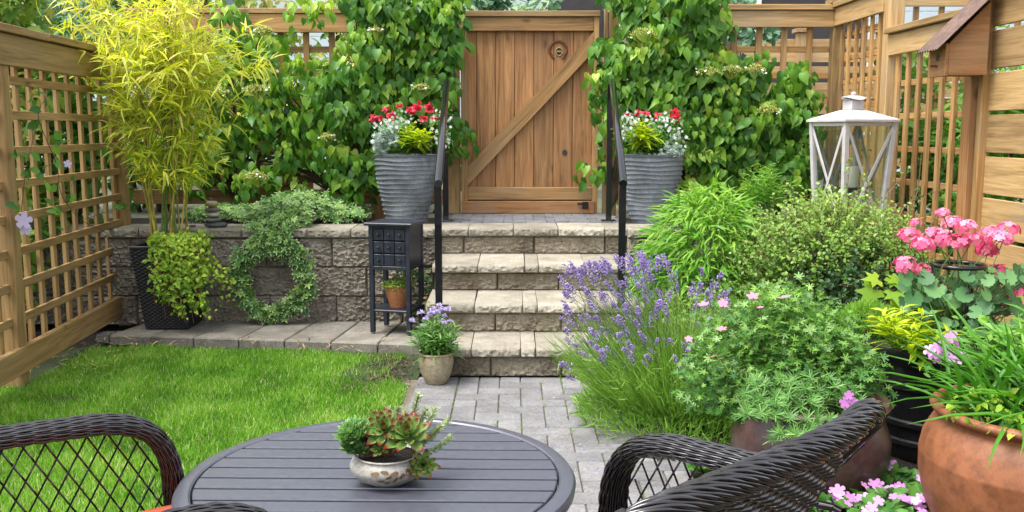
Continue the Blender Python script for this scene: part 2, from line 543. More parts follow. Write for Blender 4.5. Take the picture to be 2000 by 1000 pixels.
# ------------------------------------------------------------------ leaf templates (tip along +Y, face +Z)
def strip_leaf(stations, fold=.12, curl=0.0, rim=True):
    """stations: (y, half width, y shift of the sides)"""
    V, T, E = [], [], []
    for (y, w, dy) in stations:
        z = -curl * y * y
        V += [(-w, y + dy, z + fold * w * 2), (0, y, z), (w, y + dy, z + fold * w * 2)]
        E += [1, 0, 1]
    for i in range(len(stations) - 1):
        a = i * 3
        for k in (0, 1):
            T += [(a + k, a + k + 1, a + k + 4), (a + k, a + k + 4, a + k + 3)]
    return np.array(V, float), np.array(T, int), np.array(E, float)


def star_leaf(rad, cup=.1, cy=0.0, base=0.0):
    """rad: list of (angle in degrees from +Y, radius)"""
    V, T, E = [(0, cy, 0)], [], [0]
    for a, r in rad:
        V.append((r * math.sin(R(a)), cy + r * math.cos(R(a)), cup * r * r * 1.0)); E.append(min(1, r / .6))
    n = len(rad)
    for i in range(n): T.append((0, 1 + (i + 1) % n, 1 + i))
    return np.array(V, float), np.array(T, int), np.array(E, float)


T_heart = strip_leaf([(0, .02, 0), (.04, .21, -.10), (.16, .35, -.05), (.36, .38, 0), (.58, .30, 0), (.80, .13, 0), (1, .0, 0)], .20, .30)
T_heart2 = strip_leaf([(0, .02, 0), (.05, .20, -.08), (.18, .33, -.03), (.40, .35, 0), (.62, .25, 0), (.84, .09, 0), (1, .0, 0)], .45, .65)
T_lance = strip_leaf([(0, .01, 0), (.15, .055, 0), (.4, .07, 0), (.7, .045, 0), (1, 0, 0)], .2, .35)
T_oval = strip_leaf([(0, .02, 0), (.3, .26, 0), (.65, .26, 0), (1, .0, 0)], .15, .15)
T_willow = strip_leaf([(0, .02, 0), (.25, .12, 0), (.55, .14, 0), (1, 0, 0)], .15, .3)
T_ivy = star_leaf([(180, .12), (150, .38), (115, .50), (85, .28), (55, .58), (28, .32), (0, .78), (-28, .32), (-55, .58), (-85, .28), (-115, .50), (-150, .38)], -.12, .3)
T_pel = star_leaf([(180, .08)] + [(a, .5 + (.04 if i % 2 else -.03)) for i, a in enumerate(range(160, -161, -16))], .35, .2)
_pal = []
for _a in (-125, -75, -25, 25, 75, 125):
    _pal += [(_a - 25, .18), (_a - 9, .5), (_a, .62), (_a + 9, .5)]
T_palm = star_leaf(_pal[::-1], .15, .25)
_fl = []
for _a in range(0, 360, 72):
    _fl += [(_a - 36, .27), (_a - 22, .47), (_a, .52), (_a + 22, .47)]
T_flower = star_leaf(_fl[::-1], .12, 0)
T_petal = strip_leaf([(0, .05, 0), (.35, .3, 0), (.75, .34, 0), (1, .12, 0)], .2, .3)
T_blade = (np.array([(-.5, 0, 0), (.5, 0, 0), (-.36, .55, .02), (.36, .55, .02), (0, 1, .12)], float) * np.array([.07, 1, 1]),
           np.array([(0, 1, 3), (0, 3, 2), (2, 3, 4)]), np.array([0, 0, 0, 0, 0.]))
T_needle = (np.array([(-.06, 0, 0), (.06, 0, 0), (.05, .7, .03), (-.05, .7, .03), (0, 1, .0)], float),
            np.array([(0, 1, 2), (0, 2, 3), (3, 2, 4)]), np.zeros(5))
T_semp = strip_leaf([(0, .08, 0), (.35, .17, 0), (.65, .20, 0), (.86, .10, 0), (1, 0, 0)], .30, -.22)
T_semp[2][:] = np.repeat([0, .05, .35, .8, 1], 3)
T_bud = (np.array([(0, 0, 0), (.3, .4, 0), (-.15, .4, .26), (-.15, .4, -.26), (0, 1, 0)], float),
         np.array([(0, 1, 2), (0, 2, 3), (0, 3, 1), (4, 2, 1), (4, 3, 2), (4, 1, 3)]), np.zeros(5))
T_strap = strip_leaf([(0, .03, 0), (.25, .036, 0), (.5, .036, 0), (.75, .026, 0), (1, 0, 0)], .3, .55)


def unit(a):
    a = np.asarray(a, float)
    return a / np.maximum(np.linalg.norm(a, axis=-1, keepdims=True), 1e-9)


def tri_mesh(name, V, T, mat, tint=None, rim=None, smooth=False):
    me = bpy.data.meshes.new(name)
    n, m = len(V), len(T)
    me.vertices.add(n); me.vertices.foreach_set("co", np.ascontiguousarray(V, dtype=np.float32).ravel())
    me.loops.add(m * 3); me.loops.foreach_set("vertex_index", np.ascontiguousarray(T, dtype=np.int32).ravel())
    me.polygons.add(m); me.polygons.foreach_set("loop_start", np.arange(0, m * 3, 3, dtype=np.int32))
    if smooth: me.polygons.foreach_set("use_smooth", np.ones(m, dtype=bool))
    me.materials.append(mat)
    if tint is not None:
        at_ = me.attributes.new("tint", 'FLOAT', 'POINT'); at_.data.foreach_set("value", np.ascontiguousarray(tint, dtype=np.float32))
    if rim is not None:
        at_ = me.attributes.new("rim", 'FLOAT', 'POINT'); at_.data.foreach_set("value", np.ascontiguousarray(rim, dtype=np.float32))
    me.update(calc_edges=True)
    return me


def leaf_basis(d, n):
    d = unit(d)
    x = unit(np.cross(d, n))
    z = np.cross(x, d)
    return x, d, z


def scatter(tm, pos, d, n, size, tint, wide=1.0):
    tv, tf, te = tm
    pos = np.asarray(pos, float); N = len(pos)
    size = np.broadcast_to(np.asarray(size, float), (N,))
    tint = np.broadcast_to(np.asarray(tint, float), (N,))
    x, y, z = leaf_basis(np.broadcast_to(np.asarray(d, float), (N, 3)), np.broadcast_to(np.asarray(n, float), (N, 3)))
    V = pos[:, None, :] + size[:, None, None] * (tv[None, :, 0:1] * wide * x[:, None, :] + tv[None, :, 1:2] * y[:, None, :] + tv[None, :, 2:3] * z[:, None, :])
    T = tf[None] + (np.arange(N) * len(tv))[:, None, None]
    return V.reshape(-1, 3), T.reshape(-1, 3), np.repeat(tint, len(tv)), np.tile(te, N)


def join(parts):
    V, T, a, b, off = [], [], [], [], 0
    for p in parts:
        V.append(p[0]); T.append(p[1] + off); a.append(p[2]); b.append(p[3]); off += len(p[0])
    return np.concatenate(V), np.concatenate(T), np.concatenate(a), np.concatenate(b)


def foliage(name, parent, data, mat, kind="stuff", smooth=True):
    V, T, a, b = data
    c = np.array([V[:, 0].mean(), V[:, 1].mean(), V[:, 2].min()])
    me = tri_mesh(name, V - c, T, mat, a, b, smooth)
    return link(name, me, Matrix.Translation(Vector(c)), parent, kind)


def single_meshes(name, tm, mat, tints, wide=1.0):
    """one mesh per tint value, to be shared by single-leaf objects"""
    out = []
    for t in tints:
        tv, tf, te = tm
        V = tv.copy(); V[:, 0] *= wide
        out.append(tri_mesh(name, V, tf, mat, np.full(len(V), t), te, True))
    return out


def leaf_matrix(p, d, n, s):
    x, y, z = leaf_basis(np.array([d], float), np.array([n], float))
    m = Matrix((x[0], y[0], z[0])).transposed().to_4x4() @ Matrix.Scale(s, 4)
    m.translation = Vector(p)
    return m


def rnd(n, a, b): return rng.uniform(a, b, n)


def sphere_dirs(n, up=-1.0):
    v = unit(rng.normal(size=(int(n * 3.2) + 20, 3)))
    v = v[v[:, 2] > up]
    return v[:n]


def stems(pairs, r0, r1, n=4, sag=None):
    """tubes from a to b with a slight bend; pairs of points"""
    b = MB()
    for a, c in pairs:
        a, c = Vector(a), Vector(c)
        mid = (a + c) / 2 + Vector((random.uniform(-1, 1), random.uniform(-1, 1), random.uniform(0, 1))) * (c - a).length * .08
        b.tube([a, mid, c], [r0, (r0 + r1) / 2, r1], n, False)
    return b
# ================================================================== the setting
from mathutils import noise as mnoise


def sheet(name, x0, x1, y0, y1, z, mat, nx=1, ny=1, fn=None):
    b = MB()
    V = []
    for j in range(ny + 1):
        for i in range(nx + 1):
            x, y = x0 + (x1 - x0) * i / nx, y0 + (y1 - y0) * j / ny
            V.append((x, y, z + (fn(x, y) if fn else 0)))
    Fq = [(j * (nx + 1) + i, j * (nx + 1) + i + 1, (j + 1) * (nx + 1) + i + 1, (j + 1) * (nx + 1) + i) for j in range(ny) for i in range(nx)]
    b.add(V, Fq)
    o = b.build(name, mat, None, True)
    o["kind"] = "structure"
    return o


sheet("ground", -80, 80, -40, 120, -.05, M_soil)
sheet("garden_bed", .50, 2.9, 1.2, 6.0, -.03, M_soil, 40, 60, lambda x, y: .03 * mnoise.noise(Vector((x * 5, y * 5, 0))) + .02)
# raised terrace behind the retaining wall
b = MB(); b.box((0, 6.68, .285), (7.4, 1.12, .60)); o = b.build("terrace", M_soil); o["kind"] = "structure"
b = MB(); b.box((0, 67.3, .25), (140, 120, .66)); o = b.build("lane", M_lane); o["kind"] = "structure"


def rock_block(w, h, d, rough, seed, slant=0.0, nx=26, nz=9):
    """split-face block: x centred, front near y=0 facing -y, z from 0 to h"""
    V, Fq = [], []
    for j in range(nz + 1):
        for i in range(nx + 1):
            u, v = i / nx, j / nz
            e = min(u * w, (1 - u) * w, v * h, (1 - v) * h)
            k = min(1, e / .008)
            x, z = (u - .5) * w, v * h
            q = Vector((x * 16, z * 22, seed * 7.3))
            f = mnoise.fractal(q, .7, 2.3, 4) * .55 + .9 * mnoise.noise(q * 3.1)
            ridge = abs(mnoise.noise(Vector((x * 62 + seed, z * 75, seed)))) * 1.1
            y = (.006 * (1 - k) ** 2) - rough * (.25 + f * .65 + ridge) * (.15 + .85 * k)
            y += slant * max(0, (v - .35)) ** 1.4
            V.append((x, y, z))
    for j in range(nz):
        for i in range(nx):
            a = j * (nx + 1) + i
            Fq.append((a, a + 1, a + nx + 2, a + nx + 1))
    ring = [i for i in range(nx + 1)] + [j * (nx + 1) + nx for j in range(1, nz + 1)] + [nz * (nx + 1) + i for i in range(nx - 1, -1, -1)] + [j * (nx + 1) for j in range(nz - 1, 0, -1)]
    base = len(V)
    for i in ring: V.append((V[i][0], d, V[i][2]))
    n = len(ring)
    for k in range(n):
        k2 = (k + 1) % n
        Fq.append((ring[k2], ring[k], base + k, base + k2))
    Fq.append(tuple(base + k for k in range(n))[::-1])
    return V, Fq


_seed = [1.0]


def lay_block(name, parent, x0, x1, yf, z0, z1, depth, mat, rough=.021, slant=0.0, gap=.004):
    _seed[0] += 1.37
    w = x1 - x0 - gap
    V, Fq = rock_block(w, z1 - z0, depth, rough, _seed[0], slant, nx=max(10, int(w / .0085)), nz=max(6, int((z1 - z0) / .0085)))
    b = MB(); b.add(V, Fq)
    me = b.mesh(name, mat, True, 38)
    j = random.uniform(-.003, .003)
    m = Matrix.Translation(((x0 + x1) / 2, yf + j, z0)) @ Matrix.Rotation(R(random.uniform(-.5, .5)), 4, 'Z')
    return link(name, me, m, parent)


def xs_from(px, Y): return [(p - 1000) * (Y * 1.009) / F_PX for p in px]


# retaining wall to the west of the steps, three courses and a cap
wall = setp(link("retaining_wall", None, Matrix.Translation((-1.6, 6.05, 0))), "split-faced grey block retaining wall with cap blocks behind the cabinet and ivy wreath", "wall")
WY = 6.04
bw = .43
courses = [(0, .188, -1.136), (.190, .378, -.935), (.380, .566, -1.155)]
for z0, z1, ph in courses:
    k0 = int(math.floor((-3.7 - ph) / bw))
    x = ph + k0 * bw
    while x < -.48:
        x1 = min(x + bw, -.47)
        if x1 - x > .05: lay_block("block", wall, x, x1, WY + random.uniform(-.002, .004), z0, z1, .2, M_wallb)
        x += bw
x = -3.62
for w in [.31, .29, .33, .30, .30, .36, .30, .12, .28, .27, .29, .0]:
    x1 = min(x + w, -.50)
    if x1 - x > .05: lay_block("cap_block", wall, x, x1, WY - .022, .568, .627, .34, M_wallc, .013, .014)
    x += w
b = MB(); b.box((-2.1, 6.17, .28), (3.15, .10, .55)); b.build("core", M_soil, wall)

# the wall goes on east of the steps, behind the plants
wall2 = setp(link("retaining_wall", None, Matrix.Translation((1.9, 6.05, 0))), "split-faced block retaining wall half hidden behind the dwarf bamboo clump", "wall")
for z0, z1, ph in courses:
    x = .74 + (.1 if z0 else 0) - (.1 if z0 else 0)
    first = bw if z0 != .190 else bw / 2
    while x < 2.85:
        x1 = min(x + first, 2.9); first = bw
        lay_block("block", wall2, x, x1, WY, z0, z1, .2, M_wallb)
        x = x1
x = .74
while x < 2.85:
    lay_block("cap_block", wall2, x, x + .30, WY - .022, .568, .627, .34, M_wallc, .013, .014)
    x += .30
b = MB(); b.box((1.8, 6.17, .28), (2.0, .10, .55)); b.build("core", M_soil, wall2)

# four steps
SY = [4.706, 5.09, 5.55, 6.06]
SZ = [0, .153, .306, .46, .627]
SX0, SX1 = -.462, .715
steps = setp(link("garden_steps", None, Matrix.Translation((.12, 5.3, 0))), "four tan concrete block steps with rough faces leading up to the wooden gate", "steps")
rj = [[958, 1099], [967, 1097], [971, 1092], [906, 1043, 1181]]
cj = [[919, 1017, 1047, 1130], [926, 1021, 1050, 1144], [933, 1025, 1052, 1144], [915, 1003, 1090, 1181]]
for k in range(4):
    ct = .046 if k < 3 else .052
    z0, z1 = SZ[k], SZ[k + 1]
    x0, x1 = (SX0, SX1) if k < 3 else (-.50, .74)
    xs = [x0] + xs_from(rj[k], SY[k] + .02) + [x1]
    for a, c in zip(xs[:-1], xs[1:]):
        lay_block("riser_block", steps, a, c, SY[k] + .022 + random.uniform(-.003, .004), z0, z1 - ct - .001, .2, M_block, .016)
    xs = [x0 - .012] + xs_from(cj[k], SY[k]) + [x1 + .012]
    depth = (SY[k + 1] - SY[k] + .05) if k < 3 else .36
    for a, c in zip(xs[:-1], xs[1:]):
        lay_block("cap_block", steps, a, c, SY[k] - .004, z1 - ct, z1 + random.uniform(-.001, .002), depth, M_cap, .012, .016)
    # side fill of each step
    yb = 6.10
    if k < 3:
        b = MB(); b.box(((x0 + x1) / 2, (SY[k] + .22 + yb) / 2, (z0 + z1 - ct) / 2), (x1 - x0 - .01, yb - SY[k] - .22, z1 - ct - z0 - .006)); b.build("core", M_block, steps)
b = MB(); b.box((.12, 6.30, .5), (1.2, .10, .13)); b.build("core", M_block, steps)


def paver(name, parent, x0, x1, y0, y1, z, mat, th=.05, gap=.0045):
    w, d = x1 - x0 - gap, y1 - y0 - gap
    key = ("pv", round(w, 4), round(d, 4), round(th, 3), mat.name)
    me = _bc.get(key)
    if me is None:
        b = MB(); V, Fq = cbox((w, d, th), .0035); b.add(V, Fq); me = b.mesh(name, mat); _bc[key] = me
    m = Matrix.Translation(((x0 + x1) / 2, (y0 + y1) / 2, z - th / 2 + random.uniform(-.0012, .0012)))
    m = m @ Matrix.Rotation(R(random.uniform(-.25, .25)), 4, 'Z') @ Matrix.Rotation(R(random.uniform(-.25, .25)), 4, 'X')
    return link(name, me, m, parent)


# herringbone patio
patio = struct("patio", (.1, 3.5, 0))
b = MB(); b.box((.15, 2.15, -.03), (1.38, 5.1, .04)); o = b.build("joint_bed", M_sand, patio)
PW = .1035
for j in range(0, 24):
    y1 = 4.722 - j * PW
    paver("paver", patio, -.478, -.270, y1 - PW, y1, 0, M_paver)
GX0, GY1 = -.268, 4.722
NX, NY = 9, 23
for i in range(-2, NX + 1):
    for j in range(-1, NY + 1):
        k = (i + j + 1) % 4           # j runs towards the camera
        cells = None
        if k == 0: cells = (i, i + 2, j, j + 1)
        elif k == 3: cells = (i, i + 1, j - 1, j + 1)
        if cells is None: continue
        a0, a1 = max(0, cells[0]), min(NX, cells[1])
        b0, b1 = max(0, cells[2]), min(NY, cells[3])
        if a1 <= a0 or b1 <= b0: continue
        paver("paver", patio, GX0 + a0 * PW, GX0 + a1 * PW, GY1 - b1 * PW, GY1 - b0 * PW, 0, M_paver)

# slabs at the foot of the wall
apron = struct("slab_path", (-1.4, 5.7, 0))
edges = [(-2.36, 0), (-2.10, .0), (-1.83, .01), (-1.55, .0), (-1.27, .0), (-.99, .0), (-.71, .0), (-.44, 0)]
for (xa, _), (xb, _) in zip(edges[:-1], edges[1:]):
    sk = -.07
    fy = lambda x: 5.60 - .165 * (x + 2.3) / 1.0 * .85 if x > -2.3 else 5.60
    ya, yb = fy(xa), fy(xb)
    b = MB()
    g = .005
    top = [(xa + sk + g, ya, .020), (xb + sk - g, yb, .020), (xb - g, 6.02, .020), (xa + g, 6.02, .020)]
    c = .006
    cx = sum(p[0] for p in top) / 4; cy = sum(p[1] for p in top) / 4
    ins = [(p[0] + (c if p[0] < cx else -c), p[1] + (c if p[1] < cy else -c), .026) for p in top]
    bot = [(p[0], p[1], -.03) for p in top]
    b.add(ins + top + bot, [(0, 1, 2, 3)] + [(4 + k, 4 + (k + 1) % 4, (k + 1) % 4, k) for k in range(4)] + [(8 + k, 8 + (k + 1) % 4, 4 + (k + 1) % 4, 4 + k) for k in range(4)])
    b.build("slab", M_slab, apron)
for k in range(2):
    paver("slab", apron, -2.52 + k * .085, -2.44 + k * .085, 5.62, 5.73, .026, M_slab)

# small dark pavers on the landing in front of the gate
land = struct("landing", (.1, 6.8, .6))
b = MB(); b.box((.12, 6.76, .584), (1.30, .86, .06)); b.build("joint_bed", M_sand, land)
for j in range(7):
    x = -.50 + (.06 if j % 2 else 0)
    while x < .72:
        paver("paver", land, x, min(x + .148, .76), 6.42 + j * .105, 6.42 + (j + 1) * .105, .632, M_dkpaver, .03)
        x += .148

# lawn: uneven turf and its blades
def lawn_right(y): return -.505 - .05 * (4.7 - y) - .02 * math.sin(y * 7) - (.14 * max(0, min(1, (y - 4.55) / .3)))


def lawn_far(x): return 5.42 - .13 * (x + 2.3) + .03 * math.sin(x * 9) - (.25 * max(0, (-2.2 - x)) if x < -2.2 else 0)


def turf_h(x, y): return .012 * mnoise.noise(Vector((x * 2.2, y * 2.2, 1))) + .006 * mnoise.noise(Vector((x * 7, y * 7, 4)))


sheet("lawn", -3.4, -.49, .4, 5.48, -.006, M_turf, 60, 90, lambda x, y: turf_h(x, y) - (.02 if (x > lawn_right(y) - .03 or y > lawn_far(x)) else 0))
N = 190000
gx = rnd(N, -2.75, -.5); gy = 2.4 + (5.46 - 2.4) * rng.random(N) ** .95
ok = []
patch = np.array([mnoise.noise(Vector((x * 4.5, y * 4.5, 9))) for x, y in zip(gx[::1], gy[::1])])
patch2 = np.array([mnoise.noise(Vector((x * 1.6, y * 1.6, 2))) for x, y in zip(gx, gy)])
lr = np.array([lawn_right(y) for y in gy]); lf = np.array([lawn_far(x) for x in gx])
edge = np.minimum(lr - gx, lf - gy)
fl = gx - (-2.46 - .03 * (gy - 4.6))          # distance from the fence foot
edge = np.minimum(edge, np.where(gy > 4.55, fl - .05, 1))
bare = np.hypot((gx + .72) / .14, (gy - 4.85) / .35) < 1 + .5 * patch
keep = (edge > .02 * patch) & ~(bare & (rng.random(N) > .12)) & (rng.random(N) < np.clip(.8 + .5 * patch + np.clip(edge, 0, .1) * 3, .25, 1))
gx, gy, patch, patch2 = gx[keep], gy[keep], patch[keep], patch2[keep]
N = len(gx)
gz = np.array([turf_h(x, y) for x, y in zip(gx, gy)]) - .008
lean = rnd(N, .1, .95)
az = rnd(N, 0, 2 * math.pi)
gd = np.stack([np.cos(az) * lean, np.sin(az) * lean, np.ones(N)], 1)
gn = np.stack([rng.normal(size=N), rng.normal(size=N) - .6, rng.normal(size=N) * .3], 1)
gs = rnd(N, .018, .042) * (1 + .35 * patch)
tint = np.clip(.42 + .25 * patch2 + .34 * patch + rng.normal(size=N) * .25, 0, .92)
tint = np.where(rng.random(N) < .07, 1.0, tint)
tb = (T_blade[0] * np.array([1.5, 1, 1]), T_blade[1], T_blade[2])
grass = foliage("grass", None, scatter(tb, np.stack([gx, gy, gz], 1), gd, gn, gs, tint), L_grass)
setp(grass, "short bright green lawn grass beside the lattice fence", "grass")
# dry bamboo leaves fallen along the fence foot and the slabs
N = 150
dx = np.concatenate([rnd(90, -2.52, -2.1), rnd(60, -2.1, -.6)])
dy = np.concatenate([rnd(90, 4.75, 5.62), 5.50 - .12 * (dx[90:] + 2.1) + rnd(60, -.14, .16)])
d = np.stack([rng.normal(size=N), rng.normal(size=N), rnd(N, 0, .25)], 1)
dl = foliage("leaf_litter", None, scatter(T_lance, np.stack([dx, dy, rnd(N, .012, .04)], 1), d, np.tile([0, 0, 1.], (N, 1)), rnd(N, .03, .07), rnd(N, 0, .8)), L_dry)
setp(dl, "dry tan bamboo leaves fallen at the foot of the lattice fence", "leaf litter", kind="stuff")
# mulch chips on the bare strip between lawn and patio
N = 900
dx = -.66 + rng.normal(size=N) * .08; dy = rnd(N, 4.35, 5.2)
mul_ = foliage("mulch_debris", None, scatter(T_oval, np.stack([dx, dy, rnd(N, -.012, .012)], 1), rng.normal(size=(N, 3)) * [1, 1, .3], np.tile([0, 0, 1.], (N, 1)) + rng.normal(size=(N, 3)) * .4, rnd(N, .008, .022), rnd(N, 0, 1)), L_mulch)
setp(mul_, "brown mulch scraps on bare soil between lawn and patio", "mulch", kind="stuff")
# ================================================================== fences and gate
def lattice(th, p0, p1, z0, z1, xs, zs, mat, w=.042, t=.018, front=(0, -1, 0), vert_front=True):
    """laths between p0 and p1 (plan points); xs: distances along for uprights; zs: heights of the cross laths"""
    p0, p1 = Vector((*p0, 0)), Vector((*p1, 0))
    d = (p1 - p0).normalized(); f = Vector(front)
    ov, oh = (f * t * .55, -f * t * .55) if vert_front else (-f * t * .55, f * t * .55)
    for s in xs:
        q = p0 + d * s + ov + Vector((random.uniform(-.002, .002),) * 2 + (0,))
        board("slat", th, (q.x, q.y, z0), (q.x, q.y, z1), w, t, mat, d, .002)
    for z in zs:
        a, c = p0 + oh, p1 + oh
        board("slat", th, (a.x, a.y, z), (c.x, c.y, z), w, t, mat, (0, 0, 1), .002)


def arange(a, b, s):
    out = []
    while a < b - 1e-6:
        out.append(a); a += s
    return out


# lattice fence along the lawn
fA, fB = (-2.472, 4.60), (-2.60, 6.28)
lf = thing("lattice_fence", "cedar lattice fence beside the lawn with clematis climbing on it", "fence", (-2.54, 5.4, 0))
dirL = (Vector((*fB, 0)) - Vector((*fA, 0))).normalized()
nL = Vector((dirL.y, -dirL.x, 0))
fA0 = Vector((*fA, 0)) - dirL * 1.2
LL = (Vector((*fB, 0)) - fA0).length
lattice(lf, (fA0.x, fA0.y), fB, .16, 1.62, arange(.06, LL, .172), [.315, .485, .652, .82, .986, 1.15, 1.325, 1.494], M_cedar_w, .042, .02, nL, False)
for q, wd in ((Vector((*fA, 0)), .085), (Vector((*fB, 0)), .09), (fA0, .09)):
    board("post", lf, (q.x + nL.x * .005, q.y, -.05), (q.x + nL.x * .005, q.y, 1.60), wd, .09, M_cedar_w, dirL, .004)
e0, e1 = fA0, Vector((*fB, 0)) + dirL * .05
for off, zc, w, t, nm in ((.045, 1.635, .15, .035, "top_rail"), (.045, .125, .13, .035, "bottom_board")):
    a, c = e0 + nL * off, e1 + nL * off
    board(nm, lf, (a.x, a.y, zc), (c.x, c.y, zc), w, t, M_cedar_w)
a, c = e0 + nL * .012, e1 + nL * .012
mid_ = a + (c - a) * .57
board("cap_rail", lf, (a.x, a.y, 1.732), (mid_.x, mid_.y, 1.732), .15, .038, M_cedar_w, nL)
board("cap_rail", lf, (mid_.x, mid_.y, 1.735), (c.x, c.y, 1.735), .15, .038, M_cedar_w, nL)

# back fence west of the gate
FY = 7.20
bf = thing("lattice_fence", "cedar lattice fence behind the rock cairn, overgrown with climbing hydrangea", "fence", (-1.5, FY, .6))
lattice(bf, (-2.75, FY), (-.42, FY), .74, 2.02, [s for s in arange(.10, 2.30, .187)], arange(.90, 2.0, .19), M_cedar, .044, .018)
board("top_rail", bf, (-2.85, FY - .05, 2.035), (-.47, FY - .05, 2.035), .135, .035, M_cedar)
board("cap_rail", bf, (-2.85, FY - .01, 2.122), (-.47, FY - .01, 2.122), .14, .036, M_cedar_w, (0, 1, 0))
board("bottom_board", bf, (-2.85, FY - .05, .755), (-.47, FY - .05, .755), .11, .035, M_cedar)
for x in (-2.30, -1.0): board("post", bf, (x, FY + .06, .55), (x, FY + .06, 2.1), .09, .09, M_cedar_w, (1, 0, 0))
board("gate_post", bf, (-.436, FY - .02, .55), (-.436, FY - .02, 2.26), .09, .09, M_cedar_w, (1, 0, 0))
board("gate_post", bf, (-.98, FY - .06, .55), (-.98, FY - .06, .80), .16, .05, M_cedar, (1, 0, 0))

# gate
GYF = 7.10
gt = thing("garden_gate", "reddish cedar plank gate with diagonal brace and horseshoe at top of steps", "gate", (.13, GYF, .63))
gx0, gx1 = -.376, .640
def gX(px): return (px - 1000) * 7.15 / F_PX
def gZ(py): return at(1000, py, GYF).z
joints = [gX(p) for p in (909, 932, 968, 1005, 1042, 1080, 1117, 1160)]
zb, zt = gZ(414), gZ(36)
for a, c in zip(joints[:-1], joints[1:]):
    yy = GYF + .045 + random.uniform(-.002, .002)
    o = board("plank", gt, ((a + c) / 2, yy, zb), ((a + c) / 2, yy, zt), c - a - .0030, .018, M_gate, (1, 0, 0), .003)
b = MB(); b.box(((gx0 + gx1) / 2, GYF + .060, (zb + zt) / 2), (gx1 - gx0 - .06, .006, zt - zb)); b.build("joint_light_block", M_dark, gt)  # added dark sheet that stops light showing through the plank gaps
board("stile", gt, (gX(908), GYF + .012, gZ(418)), (gX(908), GYF + .012, gZ(30)), .046, .034, M_cedar, (1, 0, 0))
board("stile", gt, (gX(1160.5), GYF + .012, gZ(418)), (gX(1160.5), GYF + .012, gZ(30)), .040, .034, M_cedar, (1, 0, 0))
xa, xb = gX(914.5), gX(1155)
board("top_rail", gt, (xa, GYF + .012, gZ(47)), (xb, GYF + .012, gZ(47)), .097, .034, M_cedar)
board("bottom_rail", gt, (xa, GYF + .012, gZ(378)), (xb, GYF + .012, gZ(378)), .094, .034, M_cedar)
board("kick_board", gt, (xa - .045, GYF - .004, gZ(404.5)), (xb + .02, GYF - .004, gZ(404.5)), .092, .03, M_bird)
board("cap_rail", gt, (gX(900), GYF + .01, gZ(27) ), (gX(1167), GYF + .01, gZ(27)), .07, .04, M_cedar_w, (0, 1, 0))
# diagonal brace with ends cut square to the rails
br = [(gX(914.5), gZ(325)), (gX(914.5), gZ(362)), (gX(1155), gZ(101)), (gX(1155), gZ(62))]
L_ = math.hypot(br[2][0] - br[1][0], br[2][1] - br[1][1])
ux, uz = (br[2][0] - br[1][0]) / L_, (br[2][1] - br[1][1]) / L_
mfr = frame((br[1][0], GYF + .012, br[1][1]), (ux, 0, uz), (-uz, 0, ux))
inv = mfr.inverted()
loc = [inv @ Vector((x, GYF + .012, z)) for x, z in br]
V = [(p.x, -.018, p.z) for p in loc] + [(p.x, .016, p.z) for p in loc]
b = MB(); b.add(V, [(0, 1, 2, 3), (7, 6, 5, 4)] + [(k, k + 4, (k + 1) % 4 + 4, (k + 1) % 4) for k in range(4)])
b.build("brace", M_cedar, gt, mw=mfr)
# horseshoe, peep hole and lower knot hole
hc = at(1090, 99, GYF + .03)
pts = [(hc.x + .062 * math.sin(a) * (1 - .12 * (math.cos(a) < -.3)), hc.y, hc.z + .068 * math.cos(a)) for a in np.linspace(-2.55, 2.55, 28)]
b = MB()
for i, p in enumerate(pts):
    pass
Vt, Ft = tube(pts, .010, 8)
Vt = [Vector((v.x, hc.y + (v.y - hc.y) * .5, v.z)) for v in Vt]
b.add(Vt, Ft); b.build("horseshoe", M_iron, gt, True, 50)
b = MB()
for rr, zz, (px, py), nm in ((.024, .030, (1092, 101), 0), (.020, .022, (1103, 298), 1)):
    c = at(px, py, GYF + .033)
    n = 20
    ring_o = [(c.x + rr * math.cos(2 * math.pi * k / n), c.y, c.z + zz * math.sin(2 * math.pi * k / n)) for k in range(n)]
    b2 = MB(); b2.add([(c.x, c.y + .0, c.z)] + ring_o, [(0, 1 + k, 1 + (k + 1) % n) for k in range(n)])
    b2.build("peep_hole", L_boxd if nm == 0 else M_dark, gt)
    if nm == 0:
        b3 = MB(); b3.tube([Vector(p) + Vector((0, -.002, 0)) for p in ring_o] + [Vector(ring_o[0]) + Vector((0, -.002, 0))], .0045, 6); b3.build("hole_rim", M_cedar_l, gt, True)
        b3 = MB(); b3.box((c.x, c.y - .004, c.z + .002), (.034, .004, .010), .001); b3.build("hole_bar", M_cedar_l, gt)
lt = at(1143, 401, GYF - .02)
b = MB(); b.box((lt.x, lt.y, lt.z), (.045, .012, .05), .002); b.box((lt.x - .03, lt.y - .012, lt.z + .012), (.06, .012, .014), .002); b.tube([(lt.x + .01, lt.y - .02, lt.z - .008), (lt.x + .01, lt.y, lt.z - .008)], .008, 8)
b.build("latch", M_blackm, gt)

# back fence east of the gate
rf = thing("lattice_fence", "cedar lattice fence behind the tall lantern with hydrangea climbing over it", "fence", (1.6, FY, .6))
lattice(rf, (.80, FY), (2.36, FY), .74, 2.02, [s + .10 for s in arange(.0, 1.5, .187)], arange(.90, 2.0, .19), M_cedar, .046, .018)
board("top_rail", rf, (.80, FY - .05, 2.065), (2.37, FY - .05, 2.065), .12, .035, M_cedar_l)
board("cap_rail", rf, (.76, FY - .015, 2.148), (2.37, FY - .015, 2.148), .14, .04, M_cedar_w, (0, 1, 0))
board("bottom_board", rf, (.80, FY - .05, .755), (2.36, FY - .05, .755), .11, .035, M_cedar)
board("gate_post", rf, (.735, FY - .02, .55), (.735, FY - .02, 2.26), .10, .09, M_cedar_w, (1, 0, 0))
board("post", rf, (2.415, FY - .02, .55), (2.415, FY - .02, 2.17), .09, .09, M_cedar_w, (1, 0, 0))
